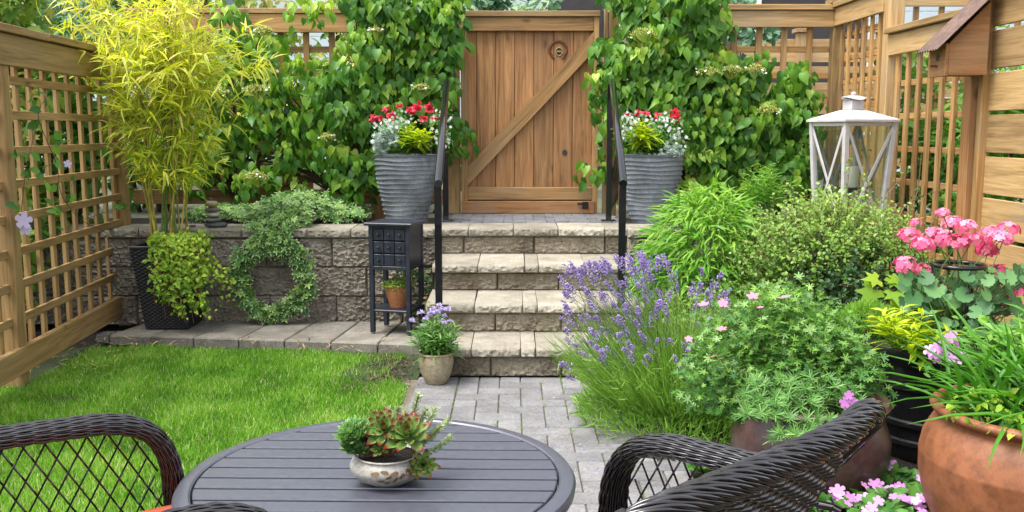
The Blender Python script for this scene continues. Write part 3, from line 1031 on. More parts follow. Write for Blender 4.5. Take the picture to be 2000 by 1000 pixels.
board("post_cap", rf, (2.415, FY - .09, 2.19), (2.415, FY + .05, 2.19), .16, .035, M_cedar_w, (1, 0, 0))
board("post_cap", rf, (2.415, FY - .06, 2.222), (2.415, FY + .02, 2.222), .10, .03, M_cedar_w, (1, 0, 0))

# side fence east: tall panel, tall post, low panel
sf = thing("lattice_fence", "tall lattice panel running from the corner post above the lantern", "fence", (2.43, 6.7, .6))
A_, B_ = (2.42, 7.12), (2.445, 6.29)
nR = Vector((-1, 0, 0))
lattice(sf, A_, B_, .74, 2.03, arange(.06, .82, .133), arange(.92, 2.0, .17), M_cedar, .036, .02, nR, True)
board("top_rail", sf, (2.385, 7.14, 2.075), (2.405, 6.27, 2.075), .13, .03, M_cedar_l)
board("cap_rail", sf, (2.415, 7.16, 2.16), (2.435, 6.27, 2.16), .14, .036, M_cedar_w, (1, 0, 0))
board("post", sf, (2.455, 6.235, .0), (2.455, 6.235, 2.7), .10, .10, M_cedar_l, (1, 0, 0), .005)
lp = thing("lattice_fence", "low cedar lattice panel between the tall post and the birdhouse post", "fence", (2.47, 5.7, .3))
A_, B_ = (2.46, 6.18), (2.485, 5.23)
lattice(lp, A_, B_, .35, 1.74, arange(.07, .95, .150), arange(.52, 1.72, .205), M_cedar, .036, .022, nR, True)
board("top_rail", lp, (2.425, 6.185, 1.79), (2.45, 5.22, 1.79), .13, .03, M_cedar_l)
board("cap_rail", lp, (2.45, 6.19, 1.878), (2.475, 5.20, 1.878), .15, .036, M_cedar_w, (1, 0, 0))
board("bottom_board", lp, (2.43, 6.185, .33), (2.455, 5.22, .33), .14, .03, M_cedar)
board("post", lp, (2.50, 5.165, -.05), (2.50, 5.165, 2.05), .105, .10, M_bird, (1, 0, 0), .004)
# horizontal board fence
hb = thing("board_fence", "fence of wide pale horizontal cedar boards behind the pink geraniums", "fence", (2.5, 4.4, 0))
z = .05
k = 0
while z < 2.0:
    h = .196
    board("board", hb, (2.515, 5.05, z + h / 2), (2.515 + random.uniform(-.003, .003), 3.2, z + h / 2), h, .022, M_cedar_l, (0, 0, 1), .003)
    z += h + .021; k += 1
board("batten", hb, (2.49, 5.06, -.02), (2.49, 5.06, 2.02), .045, .05, M_cedar, (0, 1, 0))
board("post", hb, (2.575, 4.0, -.05), (2.575, 4.0, 2.0), .09, .09, M_cedar_w, (0, 1, 0))
board("cap_rail", hb, (2.50, 5.12, 2.025), (2.50, 3.2, 2.025), .16, .038, M_cedar_w, (1, 0, 0))

# neighbour's fence line beyond the corner
nf = thing("lattice_fence", "neighbouring cedar fence glimpsed above the low lattice panel", "fence", (3.1, 7.2, .6))
board("top_rail", nf, (2.47, FY - .02, 2.24), (4.2, FY - .02, 2.24), .16, .035, M_cedar_l)
board("post", nf, (3.55, FY + .03, .6), (3.55, FY + .03, 2.3), .09, .09, M_cedar_w, (1, 0, 0))
board("post", nf, (2.86, FY + .03, .6), (2.86, FY + .03, 2.15), .07, .07, M_cedar_w, (1, 0, 0))
lattice(nf, (2.5, FY + .02), (4.2, FY + .02), .7, 2.16, arange(.12, 1.6, .19), arange(.9, 1.9, .19), M_cedar)
ff = thing("far_fence", "distant cedar fence with capped posts seen through the lattice", "fence", (1.9, 10.2, .6))
for x in (1.35, 2.2, 3.05, 3.9): 
    board("post", ff, (x, 10.2, .55), (x, 10.2, 2.27), .10, .10, M_cedar_l, (1, 0, 0))
    board("post_cap", ff, (x, 10.12, 2.29), (x, 10.28, 2.29), .16, .04, M_cedar_w, (1, 0, 0))
for z, h in ((2.16, .10), (2.02, .10), (1.86, .13), (1.68, .15), (1.50, .15), (1.32, .15), (1.13, .15), (.94, .15)):
    board("board", ff, (-.2, 10.25, z), (5.0, 10.25, z), h, .025, M_cedar_l)

# house across the lane
hs_o = thing("neighbour_house", "pale blue sided house across the lane above the gate", "house", (0, 15, .58))
HY = 15.0
for k in range(26):
    z = .70 + k * .19
    for (xa, xb) in ((-11, -5.2), (-4.0, .48), (1.5, 3.75), (5.6, 11)):
        b = MB(); b.box(((xa + xb) / 2, HY, z), (xb - xa, .04, .185), .003); b.build("siding_board", M_wall_h, hs_o)
b = MB(); b.box((0, HY + 2.2, 3.0), (22, 4, 4.8)); b.build("wall", M_wall_h, hs_o)
for (xa, xb, nm) in ((.58, 1.42, "door"), (3.85, 5.5, "door")):
    b = MB(); b.box(((xa + xb) / 2, HY + .08, 1.93), (xb - xa, .05, 2.7), .004); dd = b.build(nm, M_dark, hs_o)
    for xx in (xa - .06, xb + .06):
        b = MB(); b.box((xx, HY - .02, 1.95), (.10, .06, 2.75), .004); b.build("trim", M_trim, hs_o)
    for q in range(4):
        b = MB(); b.box(((xa + xb) / 2, HY + .045, .85 + q * .66), (xb - xa - .15, .03, .5), .01); b.build("panel", M_dark, dd)
b = MB(); b.box((-4.6, HY + .06, 2.9), (1.1, .03, 1.2)); wn_ = b.build("window", M_pane, hs_o)
for c, d in (((-4.6, HY - .01, 2.27), (1.3, .08, .09)), ((-4.6, HY - .01, 3.53), (1.3, .08, .09)), ((-5.17, HY - .01, 2.9), (.09, .08, 1.17)), ((-4.03, HY - .01, 2.9), (.09, .08, 1.17)), ((-4.6, HY + .01, 2.9), (.05, .06, 1.17)), ((-4.6, HY + .012, 2.75), (1.05, .055, .045))):
    b = MB(); b.box(c, d, .004); b.build("window_frame", M_trim, wn_)
b = MB(); b.add([(-11.5, HY - .5, 5.4), (11.5, HY - .5, 5.4), (11.5, HY + 2.3, 7.4), (-11.5, HY + 2.3, 7.4), (-11.5, HY + 5, 5.4), (11.5, HY + 5, 5.4)], [(0, 1, 2, 3), (3, 2, 5, 4), (0, 3, 4), (1, 5, 2), (0, 4, 5, 1)]); b.build("roof", M_roofg, hs_o)
# ================================================================== made objects
# handrails
for sgn, lab, fx, nx_, xf, xn in ((-1, "black metal handrail on the cabinet side of the steps", -.454, -.392, (872, 160), (856, 358)), (1, "black metal handrail on the lavender side of the steps", .664, .585, (1196, 160), (1217, 358))):
    hr = thing("handrail", lab, "handrail", (fx, 5.8, .3), "handrails flanking the steps")
    pf, pn = at(*xf, 6.52), at(*xn, 4.93)
    dr = (pn - pf).normalized()
    b = MB(); b.tube([pf - dr * .01, pf, pf.lerp(pn, .5), pn, pn + dr * .004], [.014, .0225, .0225, .0225, .021], 20); b.build("rail", M_blackm, hr, True, 50)
    for (x, y, z0, z1) in ((fx, 6.60, .63, pf.z - .012 + .02), (nx_, 5.02, .306, pn.z + (5.02 - 4.93) / (6.52 - 4.93) * (pf.z - pn.z) - .012)):
        if y > 6: y = 6.50; z1 = pf.z - .01
        b = MB(); b.box((x, y, (z0 + z1) / 2), (.038, .038, z1 - z0), .003); b.build("post", M_blackm, hr)
        b = MB(); b.box((x, y, z0 + .005), (.10, .075, .009), .002)
        for sx in (-.036, .036): b.tube([(x + sx, y - .02, z0 + .009), (x + sx, y - .02, z0 + .016)], .007, 6)
        b.build("base_plate", M_blackm, hr)


def lathe_pot(name, label, cat, c, prof, mat, n=48, soil=None, group=None, fn=None, ang=40):
    t = thing(name, label, cat, c, group)
    b = MB(); b.lathe(prof, n, c, fn)
    b.build("body", mat, t, True, ang)
    if soil:
        r, z = soil
        b = MB(); nn = 24
        V = [(c[0], c[1], c[2] + z + .012)] + [(c[0] + r * math.cos(2 * math.pi * k / nn), c[1] + r * math.sin(2 * math.pi * k / nn), c[2] + z) for k in range(nn)]
        b.add(V, [(0, 1 + k, 1 + (k + 1) % nn) for k in range(nn)]); b.build("soil", M_soil, t, True)
    return t


# tall ribbed planters on the landing
def ribbed(H_, r0, r1, nr):
    prof = [(0.0, 0), (r0 - .012, 0)]
    for k in range(nr):
        u0, u1 = k / nr, (k + 1) / nr
        for u, o in ((u0 + .004, -.001), (u0 + (u1 - u0) * .72, -.0035), (u0 + (u1 - u0) * .80, .005), (u0 + (u1 - u0) * .93, .006), (u1 - .003, 0)):
            r = r0 + (r1 - r0) * (1 - (1 - u) ** 1.75)
            prof.append((r + o, u * H_))
    prof += [(r1 + .006, H_ + .004), (r1 - .012, H_ + .006), (r1 - .022, H_ - .03), (r1 - .03, H_ - .06)]
    return prof


PL = (-.725, 6.50, .629); PR = (.955, 6.50, .629)
for c, lab in ((PL, "tall grey ribbed planter with red flowers standing behind the black cabinet"), (PR, "tall grey ribbed planter with red flowers beside the dwarf bamboo clump")):
    wob = random.uniform(0, 6)
    lathe_pot("ribbed_planter", lab, "planter", c, ribbed(.455, .135, .212, 15), M_grey, 64, (.185, .415), "ribbed planters flanking the gate",
              lambda r, z, a: (r * (1 + .006 * math.sin(3 * a + wob)), z + (.0035 * math.sin(2 * a + z * 30 + wob) + .002 * math.sin(5 * a + z * 17)) * (0 < z < .44)), 30)

# woven square planter of the golden bamboo
bp = thing("woven_planter", "tall square black woven planter holding golden bamboo by the wall", "planter", (-2.14, 5.88, .034))
pc = Vector((-2.135, 5.885)); H_ = .505
rows, colsn = 46, 16
w0, w1 = .132, .185
b = MB()
V, Fq = [], []
ring_n = colsn * 4 * 2
for j in range(rows * 2 + 1):
    v = j / (rows * 2); w = w0 + (w1 - w0) * v
    for k in range(ring_n):
        s = k / (ring_n / 4); side = int(s); u = (s - side) * 2 - 1
        bulge = .0045 * math.sin(v * rows * math.pi) * math.sin(k * math.pi / 2 * 1.0 + (math.pi if False else 0)) if 1 else 0
        jj = j // 2
        o = .0028 * (1 if ((k // 2 + jj) % 2 == 0) else -.2) * (1 if j % 2 else .15)
        ww = w + o
        x, y = [(u, -1), (1, u), (-u, 1), (-1, -u)][side]
        xx = x * (w if abs(x) < 1 else ww); yy = y * (w if abs(y) < 1 else ww)
        V.append((pc.x + xx, pc.y + yy, .034 + v * H_))
for j in range(rows * 2):
    for k in range(ring_n):
        k2 = (k + 1) % ring_n
        Fq.append((j * ring_n + k, j * ring_n + k2, (j + 1) * ring_n + k2, (j + 1) * ring_n + k))
b.add(V, Fq); b.build("woven_wall", M_weavepot, bp)
b = MB()
for sx, sy, dx, dy in ((0, -1, 1, 0), (0, 1, 1, 0), (-1, 0, 0, 1), (1, 0, 0, 1)):
    b.box((pc.x + sx * (w1 - .008), pc.y + sy * (w1 - .008), .034 + H_ + .006), ((w1 * 2 + .004) if dx else .024, (w1 * 2 - .05) if dy else .024, .018), .004)
b.build("rim", M_weavepot, bp)
b = MB(); b.box((pc.x, pc.y, .034 + H_ - .05), (w1 * 2 - .04, w1 * 2 - .04, .02)); b.build("soil", M_soil, bp)

# cabinet
cb = thing("drawer_stand", "small navy black stand with nine little drawer fronts against the wall", "cabinet", (-.70, 5.73, .034))
th = math.atan2(-.07, .269)
cm = Matrix.Translation((-.735, 5.609, .034)) @ Matrix.Rotation(th, 4, 'Z')    # front centre, x right, y back
CW, CD = .262, .245
for sx in (-1, 1):
    for y in (.014, CD - .014):
        b = MB(); b.box((sx * (CW / 2 - .014), y, .327), (.028, .028, .654), .003); b.build("leg", M_cab, cb, mw=cm)
b = MB(); b.box((0, CD / 2, .662), (CW + .045, CD + .04, .018), .005); b.build("top", M_cab, cb, mw=cm)
for sx in (-1, 1):
    b = MB(); b.box((sx * (CW / 2 - .010), CD / 2, .52), (.010, CD - .056, .262), .001); b.build("side_panel", M_cab, cb, mw=cm)
b = MB(); b.box((0, CD - .012, .52), (CW - .056, .008, .262)); b.build("back_panel", M_cab, cb, mw=cm)
b = MB(); b.box((0, .010, .398), (CW - .056, .016, .022), .002); b.build("front_rail", M_cab, cb, mw=cm)
b = MB(); b.box((0, .010, .644), (CW - .056, .016, .014), .002); b.build("front_rail", M_cab, cb, mw=cm)
b = MB(); b.box((0, CD / 2, .135), (CW - .006, CD - .006, .014), .003); b.build("shelf", M_cab, cb, mw=cm)
fw = (CW - .060) / 3
for r_ in range(3):
    zc = .600 - r_ * .0765
    b = MB(); b.box((0, .018, zc), (CW - .058, .012, .073), .002); dw = b.build("drawer", M_cab, cb, mw=cm)
    for c_ in range(3):
        xc = (c_ - 1) * (fw + .001)
        b = MB(); b.box((xc, .0085, zc), (fw - .004, .009, .068), .003); b.build("drawer_front", M_cab, dw, mw=cm)
        if (r_, c_) == (2, 1): continue
        b = MB(); b.tube([(xc, .005, zc), (xc, -.004, zc), (xc, -.008, zc), (xc, -.014, zc), (xc, -.016, zc)], [.005, .005, .0095, .0095, .004], 12); b.build("knob", M_cab, dw, True, 50, mw=cm)

# pots
TP = cm @ Vector((.005, .125, .143))
lathe_pot("clay_pot", "small terracotta pot on the lower shelf of the black stand", "pot", tuple(TP), [(0, 0), (.050, 0), (.056, .02), (.078, .095), (.082, .125), (.083, .140), (.078, .143), (.074, .135)], M_terra2, 36, (.073, .13))
BPc = (-.378, 4.61, .001)
lathe_pot("sandy_pot", "small beige round pot with lilac flowers at the foot of the steps", "pot", BPc, [(0, 0), (.048, 0), (.055, .006), (.075, .05), (.087, .10), (.088, .122), (.083, .138), (.082, .145), (.088, .150), (.087, .157), (.080, .158), (.077, .15)], M_beige, 48, (.077, .145))
TCc = (1.502, 2.62, -.01)
lathe_pot("terracotta_pot", "large round terracotta pot with rolled rim and strap leaves", "pot", TCc,
          [(0, 0.0), (0.185, 0.0), (0.2, 0.0086), (0.245, 0.086), (0.288, 0.1805), (0.308, 0.2666), (0.309, 0.3199), (0.31, 0.325), (0.309, 0.3301), (0.3, 0.3783), (0.278, 0.4195), (0.262, 0.4316), (0.256, 0.4385), (0.262, 0.4471), (0.279, 0.4539), (0.286, 0.4643), (0.281, 0.4746), (0.266, 0.478), (0.252, 0.4711), (0.246, 0.4471)], M_terra, 72, (.246, .440), ang=65)
BRc = (1.02, 3.14, -.01)
lathe_pot("glazed_pot", "purple brown glazed round pot behind the wicker chair", "pot", BRc,
          [(0, 0), (.15, 0), (.165, .01), (.225, .08), (.262, .17), (.263, .235), (.240, .295), (.226, .315), (.226, .325), (.252, .335), (.258, .350), (.250, .364), (.228, .366), (.215, .355)], M_brown, 64, (.215, .33))
BKc = (1.70, 3.66, -.01)
lathe_pot("black_planter", "large black round planter with raised bands holding pink geraniums", "planter", BKc,
          [(0, 0), (.235, 0), (.245, .01), (.252, .06), (.262, .066), (.262, .082), (.254, .088), (.262, .135), (.274, .142), (.275, .160), (.266, .166), (.283, .285), (.296, .290), (.298, .312), (.288, .318), (.292, .375), (.312, .385), (.330, .405), (.334, .43), (.326, .448), (.305, .452), (.293, .44), (.288, .40)], M_blackpot, 72, (.288, .405))

# hoop plant support in the black planter
hp = thing("plant_support", "black ring plant support among the pink geraniums", "plant support", (1.72, 3.62, .4))
rc = at(1872, 518, 3.62)
pts = [(rc.x + .095 * math.cos(a), rc.y + .095 * math.sin(a), rc.z) for a in np.linspace(0, 2 * math.pi, 33)]
b = MB(); b.tube(pts, .009, 8, False); b.build("ring", M_blackm, hp, True)
for a in (.5, 2.6, 4.7):
    b = MB(); b.tube([(rc.x + .095 * math.cos(a), rc.y + .095 * math.sin(a), rc.z), (rc.x + .08 * math.cos(a), rc.y + .08 * math.sin(a), .38)], .007, 6); b.build("leg", M_blackm, hp, True)

# stone cairn on the wall cap
stones = [(421, 6.13, .626, .075, .05, .018, (.11, .115, .12), "flat dark grey stone at the bottom of the cairn"),
          (415, 6.13, .661, .055, .045, .0165, (.20, .21, .20), "greenish grey stone second from the bottom of the cairn"),
          (415, 6.13, .693, .058, .044, .0165, (.46, .41, .36), "pale banded stone in the middle of the cairn"),
          (415, 6.13, .725, .052, .043, .0165, (.17, .155, .145), "dark grey stone under the tan one in the cairn"),
          (414, 6.13, .760, .043, .040, .020, (.40, .30, .19), "tan rounded stone near the top of the cairn"),
          (412, 6.13, .7925, .015, .014, .0125, (.05, .05, .06), "tiny black pebble on top of the cairn"),
          (374, 6.14, .628, .022, .018, .008, (.12, .12, .13), "small loose grey pebble lying on the wall cap near the cairn")]
for i, (px, Y, z, rx, ry, rz, c, lab) in enumerate(stones):
    p = at(px, 400, Y)
    V, Fq = [], []
    n, m_ = 20, 10
    for j in range(m_ + 1):
        ph = -math.pi / 2 + math.pi * j / m_
        for k in range(n):
            a = 2 * math.pi * k / n
            cs = math.copysign(abs(math.cos(ph)) ** .75, math.cos(ph))
            e = 1 + .10 * mnoise.noise(Vector((math.cos(a) * 1.3 + i * 3, math.sin(a) * 1.3, math.sin(ph))))
            V.append((rx * cs * math.cos(a) * e, ry * cs * math.sin(a) * e, rz * math.sin(ph) * (1 + .05 * math.cos(a)) + rz))
    for j in range(m_):
        for k in range(n): Fq.append((j * n + k, j * n + (k + 1) % n, (j + 1) * n + (k + 1) % n, (j + 1) * n + k))
    b = MB(); b.add(V, Fq)
    mt = stone("river_stone_%d" % i, tuple(v * .8 for v in c), c, tuple(min(1, v * 1.2) for v in c), 14, .2, .002, rough=.7)
    o = b.build("stone", mt, None, True, mw=Matrix.Translation((p.x, Y, z)) @ Matrix.Rotation(i * 1.1 if i not in (0,) else .1, 4, 'Z'))
    setp(o, lab, "stone", "stones of the little cairn" if i < 6 else None)

# floor lantern
ln = thing("lantern", "tall weathered white metal lantern with crossed bars behind the shrubs", "lantern", (2.09, 5.88, .627))
la = R(36.7 + 90)
lm = Matrix.Translation((2.085, 5.86, .60)) @ Matrix.Rotation(R(17.5), 4, 'Z')
hb_, ht_ = .134, .168
zb_, zt_ = .03, .70
def lc(sx, sy, z):
    h = hb_ + (ht_ - hb_) * (z - zb_) / (zt_ - zb_)
    return Vector((sx * h, sy * h, z))
b = MB(); b.box((0, 0, .015), (.30, .30, .03), .004); b.build("base", M_white, ln, mw=lm)
for sx in (-1, 1):
    for sy in (-1, 1):
        b = MB()
        a, c = lc(sx, sy, zb_), lc(sx, sy, zt_)
        V = []
        for p in (a, c):
            V += [p + Vector((dx * .014, dy * .014, 0)) for dx, dy in ((-1, -1), (1, -1), (1, 1), (-1, 1))]
        b.add(V, [(0, 1, 2, 3), (7, 6, 5, 4)] + [(k, k + 4, (k + 1) % 4 + 4, (k + 1) % 4) for k in range(4)]); b.build("corner_post", M_white, ln, mw=lm)
corners = [(-1, -1), (1, -1), (1, 1), (-1, 1)]
for k in range(4):
    s0, s1 = corners[k], corners[(k + 1) % 4]
    A0, A1, B0, B1 = lc(*s0, zb_ + .012), lc(*s0, zt_ - .012), lc(*s1, zb_ + .012), lc(*s1, zt_ - .012)
    for p, q in ((A1, B1), (A0, B0)):
        b = MB(); d = (q - p); m_ = frame((p + q) / 2, d, (0, 0, 1)); V, Fq = cbox((d.length - .03, .02, .022), .002); b.add(V, Fq, m_)
        b.build("frame_bar", M_white, ln, mw=lm)
    nrm = Vector(((s0[0] + s1[0]) / 2, (s0[1] + s1[1]) / 2, 0)).normalized()
    for nm, (p, q), off in (("cross_bar", (A1, B0), .006), ("cross_bar", (A0, B1), .0105)):
        d = q - p; m_ = frame((p + q) / 2 + nrm * off, d, nrm); V, Fq = cbox((d.length - .04, .020, .0045), .001)
        b = MB(); b.add(V, Fq, m_); b.build(nm, M_white, ln, mw=lm)
    b = MB(); ins = nrm * .002
    b.add([A0 - ins, B0 - ins, B1 - ins, A1 - ins, A0 - ins * 2, B0 - ins * 2, B1 - ins * 2, A1 - ins * 2], [(0, 1, 2, 3), (7, 6, 5, 4)]); b.build("pane", M_glass, ln, mw=lm)
r_ = ht_ + .026
b = MB()
V = [(-r_, -r_, .703), (r_, -r_, .703), (r_, r_, .703), (-r_, r_, .703), (-r_, -r_, .716), (r_, -r_, .716), (r_, r_, .716), (-r_, r_, .716), (-.05, -.05, .775), (.05, -.05, .775), (.05, .05, .775), (-.05, .05, .775)]
b.add(V, [(3, 2, 1, 0)] + [(k, (k + 1) % 4, 4 + (k + 1) % 4, 4 + k) for k in range(4)] + [(4 + k, 4 + (k + 1) % 4, 8 + (k + 1) % 4, 8 + k) for k in range(4)] + [(8, 9, 10, 11)])
b.build("roof", M_white, ln, mw=lm)
b = MB(); b.box((0, 0, .803), (.088, .088, .054), .003); b.build("chimney", M_white, ln, mw=lm)
b = MB()
for k in range(16):
    a = 2 * math.pi * k / 16
    b.box((.043 * math.cos(a), .043 * math.sin(a), .836), (.007, .007, .012))
b.build("vent_studs", M_white, ln, mw=lm)
b = MB(); b.lathe([(.0, .862), (.03, .860), (.055, .850), (.070, .846), (.071, .842), (.05, .842), (0, .842)], 24, (0, 0, 0), lambda r, z, a: (r, z + .010 * (r / .07) ** 2 * math.cos(2 * a))); b.build("cap", M_white, ln, True, mw=lm)
b = MB(); b.lathe([(0, .859), (.012, .861), (.016, .872), (.012, .882), (0, .885)], 14); b.build("finial", M_white, ln, True, mw=lm)
cs_ = thing("candle_stand", "dark metal candle stand inside the white lantern", "candle stand", (2.085, 5.86, .63))
b = MB(); b.lathe([(0, .032), (.08, .032), (.08, .04), (.02, .055), (.014, .10), (.014, .27), (.03, .285), (.068, .292), (.07, .302), (0, .302)], 24, (2.085, 5.86, .60)); b.build("stem", M_dark, cs_, True, 40)
cd_ = thing("candle", "thick white pillar candle inside the lantern", "candle", (2.085, 5.86, .905))
b = MB(); b.lathe([(0, 0), (.048, 0), (.050, .005), (.050, .120), (.046, .128), (.038, .122), (0, .116)], 28, (2.085, 5.86, .903)); b.build("wax", M_candle, cd_, True, 40)
b = MB(); b.tube([(2.085, 5.86, 1.018), (2.087, 5.86, 1.036)], .002, 5); b.build("wick", M_dark, cd_)

# birdhouse
bh = thing("birdhouse", "cedar birdhouse with slanting rusty corrugated roof on the fence post", "birdhouse", (2.34, 5.05, 1.53))
x0, x1, y0, y1 = 2.245, 2.445, 4.96, 5.14
zf, zbk, z0 = 1.695, 1.905, 1.535
for y in (y0, y1 - .016):
    mfr = Matrix.Translation((x0, y, z0))
    b = MB(); P = [(0, 0), (x1 - x0, 0), (x1 - x0, zbk - z0), (0, zf - z0)]
    V = [(p[0], 0, p[1]) for p in P] + [(p[0], .016, p[1]) for p in P]
    b.add(V, [(0, 1, 2, 3), (7, 6, 5, 4)] + [(k, k + 4, (k + 1) % 4 + 4, (k + 1) % 4) for k in range(4)]); b.build("side_wall", M_bird, bh, mw=mfr)
board("front_wall", bh, (x0 - .010, y0 - .004, (z0 + zf) / 2 - .004), (x0 - .010, y1 + .004, (z0 + zf) / 2 - .004), zf - z0 + .006, .018, M_bird)
board("back_wall", bh, (x1 - .004, y0 + .018, (z0 + zbk) / 2), (x1 - .004, y1 - .018, (z0 + zbk) / 2), zbk - z0 - .02, .016, M_bird)
b = MB(); b.box(((x0 + x1) / 2, (y0 + y1) / 2, z0 + .008), (x1 - x0 - .01, y1 - y0 - .04, .014)); b.build("floor_board", M_bird, bh)
b = MB(); yy = (y0 + y1) / 2 - .005
n = 18
b.add([(x0 - .0205, yy, 1.628)] + [(x0 - .0205, yy + .019 * math.cos(2 * math.pi * k / n), 1.628 + .019 * math.sin(2 * math.pi * k / n)) for k in range(n)], [(0, 1 + (k + 1) % n, 1 + k) for k in range(n)]); b.build("entrance_hole", M_dark, bh)
b = MB(); b.tube([(x0 - .01, yy, 1.583), (x0 - .055, yy + .004, 1.585)], .006, 8); b.build("perch", M_iron, bh, True, 50)
# corrugated roof
b = MB(); V, Fq = [], []
rx0, rz0, rx1, rz1 = 2.175, 1.680 - .03, 2.470, 1.945
sl = Vector((rx1 - rx0, 0, rz1 - rz0)); sn = Vector((-sl.z, 0, sl.x)).normalized()
ny_ = 48
for s_ in (0, 1):
    for k in range(ny_ + 1):
        yv = y0 - .035 + (y1 - y0 + .07) * k / ny_
        h = .006 * math.sin(k / ny_ * 2 * math.pi * 8)
        for e in (0, 1):
            p = Vector((rx0, yv, rz0)) + sl * e + sn * (h + .012 + s_ * .003)
            V.append(tuple(p))
for k in range(ny_):
    for s_ in (0, 1):
        o_ = s_ * (ny_ + 1) * 2 + k * 2
        q = (o_, o_ + 1, o_ + 3, o_ + 2)
        Fq.append(q if s_ else q[::-1])
b.add(V, Fq); b.build("roof", M_rust, bh, True)

# ------------------------------------------------------------------ round slatted table
TZ, TC, TR, TRI = .50, Vector((-.292, 2.005)), .432, .396
tb_ = thing("patio_table", "round dark brown slatted metal patio table", "table", (TC.x, TC.y, 0))
trot = R(-1.0)
b = MB()
b.lathe([(TRI - .004, TZ - .022), (TRI, TZ - .003), (TRI + .004, TZ), (TR - .014, TZ), (TR - .005, TZ - .003), (TR, TZ - .011), (TR - .002, TZ - .026), (TR - .012, TZ - .034), (TRI, TZ - .034), (TRI - .004, TZ - .022)], 128, (TC.x, TC.y, 0))
b.build("rim", M_table, tb_, True, 35)
sw = .0637
for k in range(-7, 8):
    yc = k * sw + .0092
    ya, yb = yc - sw / 2 + .0060, yc + sw / 2 - .0060
    Rr = TRI - .0045
    ya, yb = max(ya, -Rr + .006), min(yb, Rr - .006)
    if yb - ya < .01: continue
    right = [(math.sqrt(max(0, Rr * Rr - y * y)), y) for y in np.linspace(ya, yb, 7)]
    out = [(-x, y) for x, y in right] + right[::-1]
    n = len(out)
    zt0, zt1 = TZ - .0035, TZ - .001
    cx_ = 0
    ins = [(x - math.copysign(.002, x), y + (.0012 if y < yc - sw * .4 else (-.0012 if y > yc + sw * .4 else 0))) for x, y in out]
    b = MB()
    V = [(x, y, zt1) for x, y in ins] + [(x, y, zt0) for x, y in out] + [(x, y, TZ - .024) for x, y in out]
    b.add(V, [tuple(range(n))[::-1], tuple(range(2 * n, 3 * n))] + [(q, (q + 1) % n, n + (q + 1) % n, n + q) for q in range(n)] + [(n + q, n + (q + 1) % n, 2 * n + (q + 1) % n, 2 * n + q) for q in range(n)])
    b.build("slat", M_table, tb_, mw=Matrix.Translation((TC.x, TC.y, 0)) @ Matrix.Rotation(trot, 4, 'Z'))
for a in (R(45), R(135)):
    b = MB(); d = Vector((math.cos(a), math.sin(a), 0)); m_ = frame((TC.x, TC.y, TZ - .034 - (.001 if a > 1 else .0)), d); V, Fq = cbox((TRI * 2 - .01, .035, .022), .002); b.add(V, Fq, m_); b.build("brace", M_table, tb_)
for k in range(4):
    a = R(45 + 90 * k); d = Vector((math.cos(a), math.sin(a), 0))
    c3 = Vector((TC.x, TC.y, 0))
    b = MB(); b.tube(spline([c3 + d * .27 + Vector((0, 0, .455)), c3 + d * .20 + Vector((0, 0, .30)), c3 + d * .22 + Vector((0, 0, .13)), c3 + d * .33 + Vector((0, 0, .0))], 12), .016, 10); b.build("leg", M_table, tb_, True, 50)

# ------------------------------------------------------------------ wicker chairs
def weave_path(b, path, lat, a, bb, n, r, amp, period, twist=0.0, sides=4):
    P = path
    L_ = [0]
    for i in range(1, len(P)): L_.append(L_[-1] + (P[i] - P[i - 1]).length)
    fr = []
    la_ = Vector(lat).normalized()
    for i in range(len(P)):
        t = (P[min(i + 1, len(P) - 1)] - P[max(i - 1, 0)]).normalized()
        la_ = (la_ - t * la_.dot(t)).normalized()
        fr.append((la_, t.cross(la_)))
    for k in range(n):
        pts = []
        for i, p in enumerate(P):
            th_ = 2 * math.pi * k / n + twist * L_[i]
            w = 1 + amp * math.cos(math.pi * L_[i] / period + math.pi * (k % 2))
            la0, no = fr[i]
            pts.append(p + la0 * (a * w * math.cos(th_)) + no * (bb * w * math.sin(th_)))
        b.tube(pts, r, sides, False)


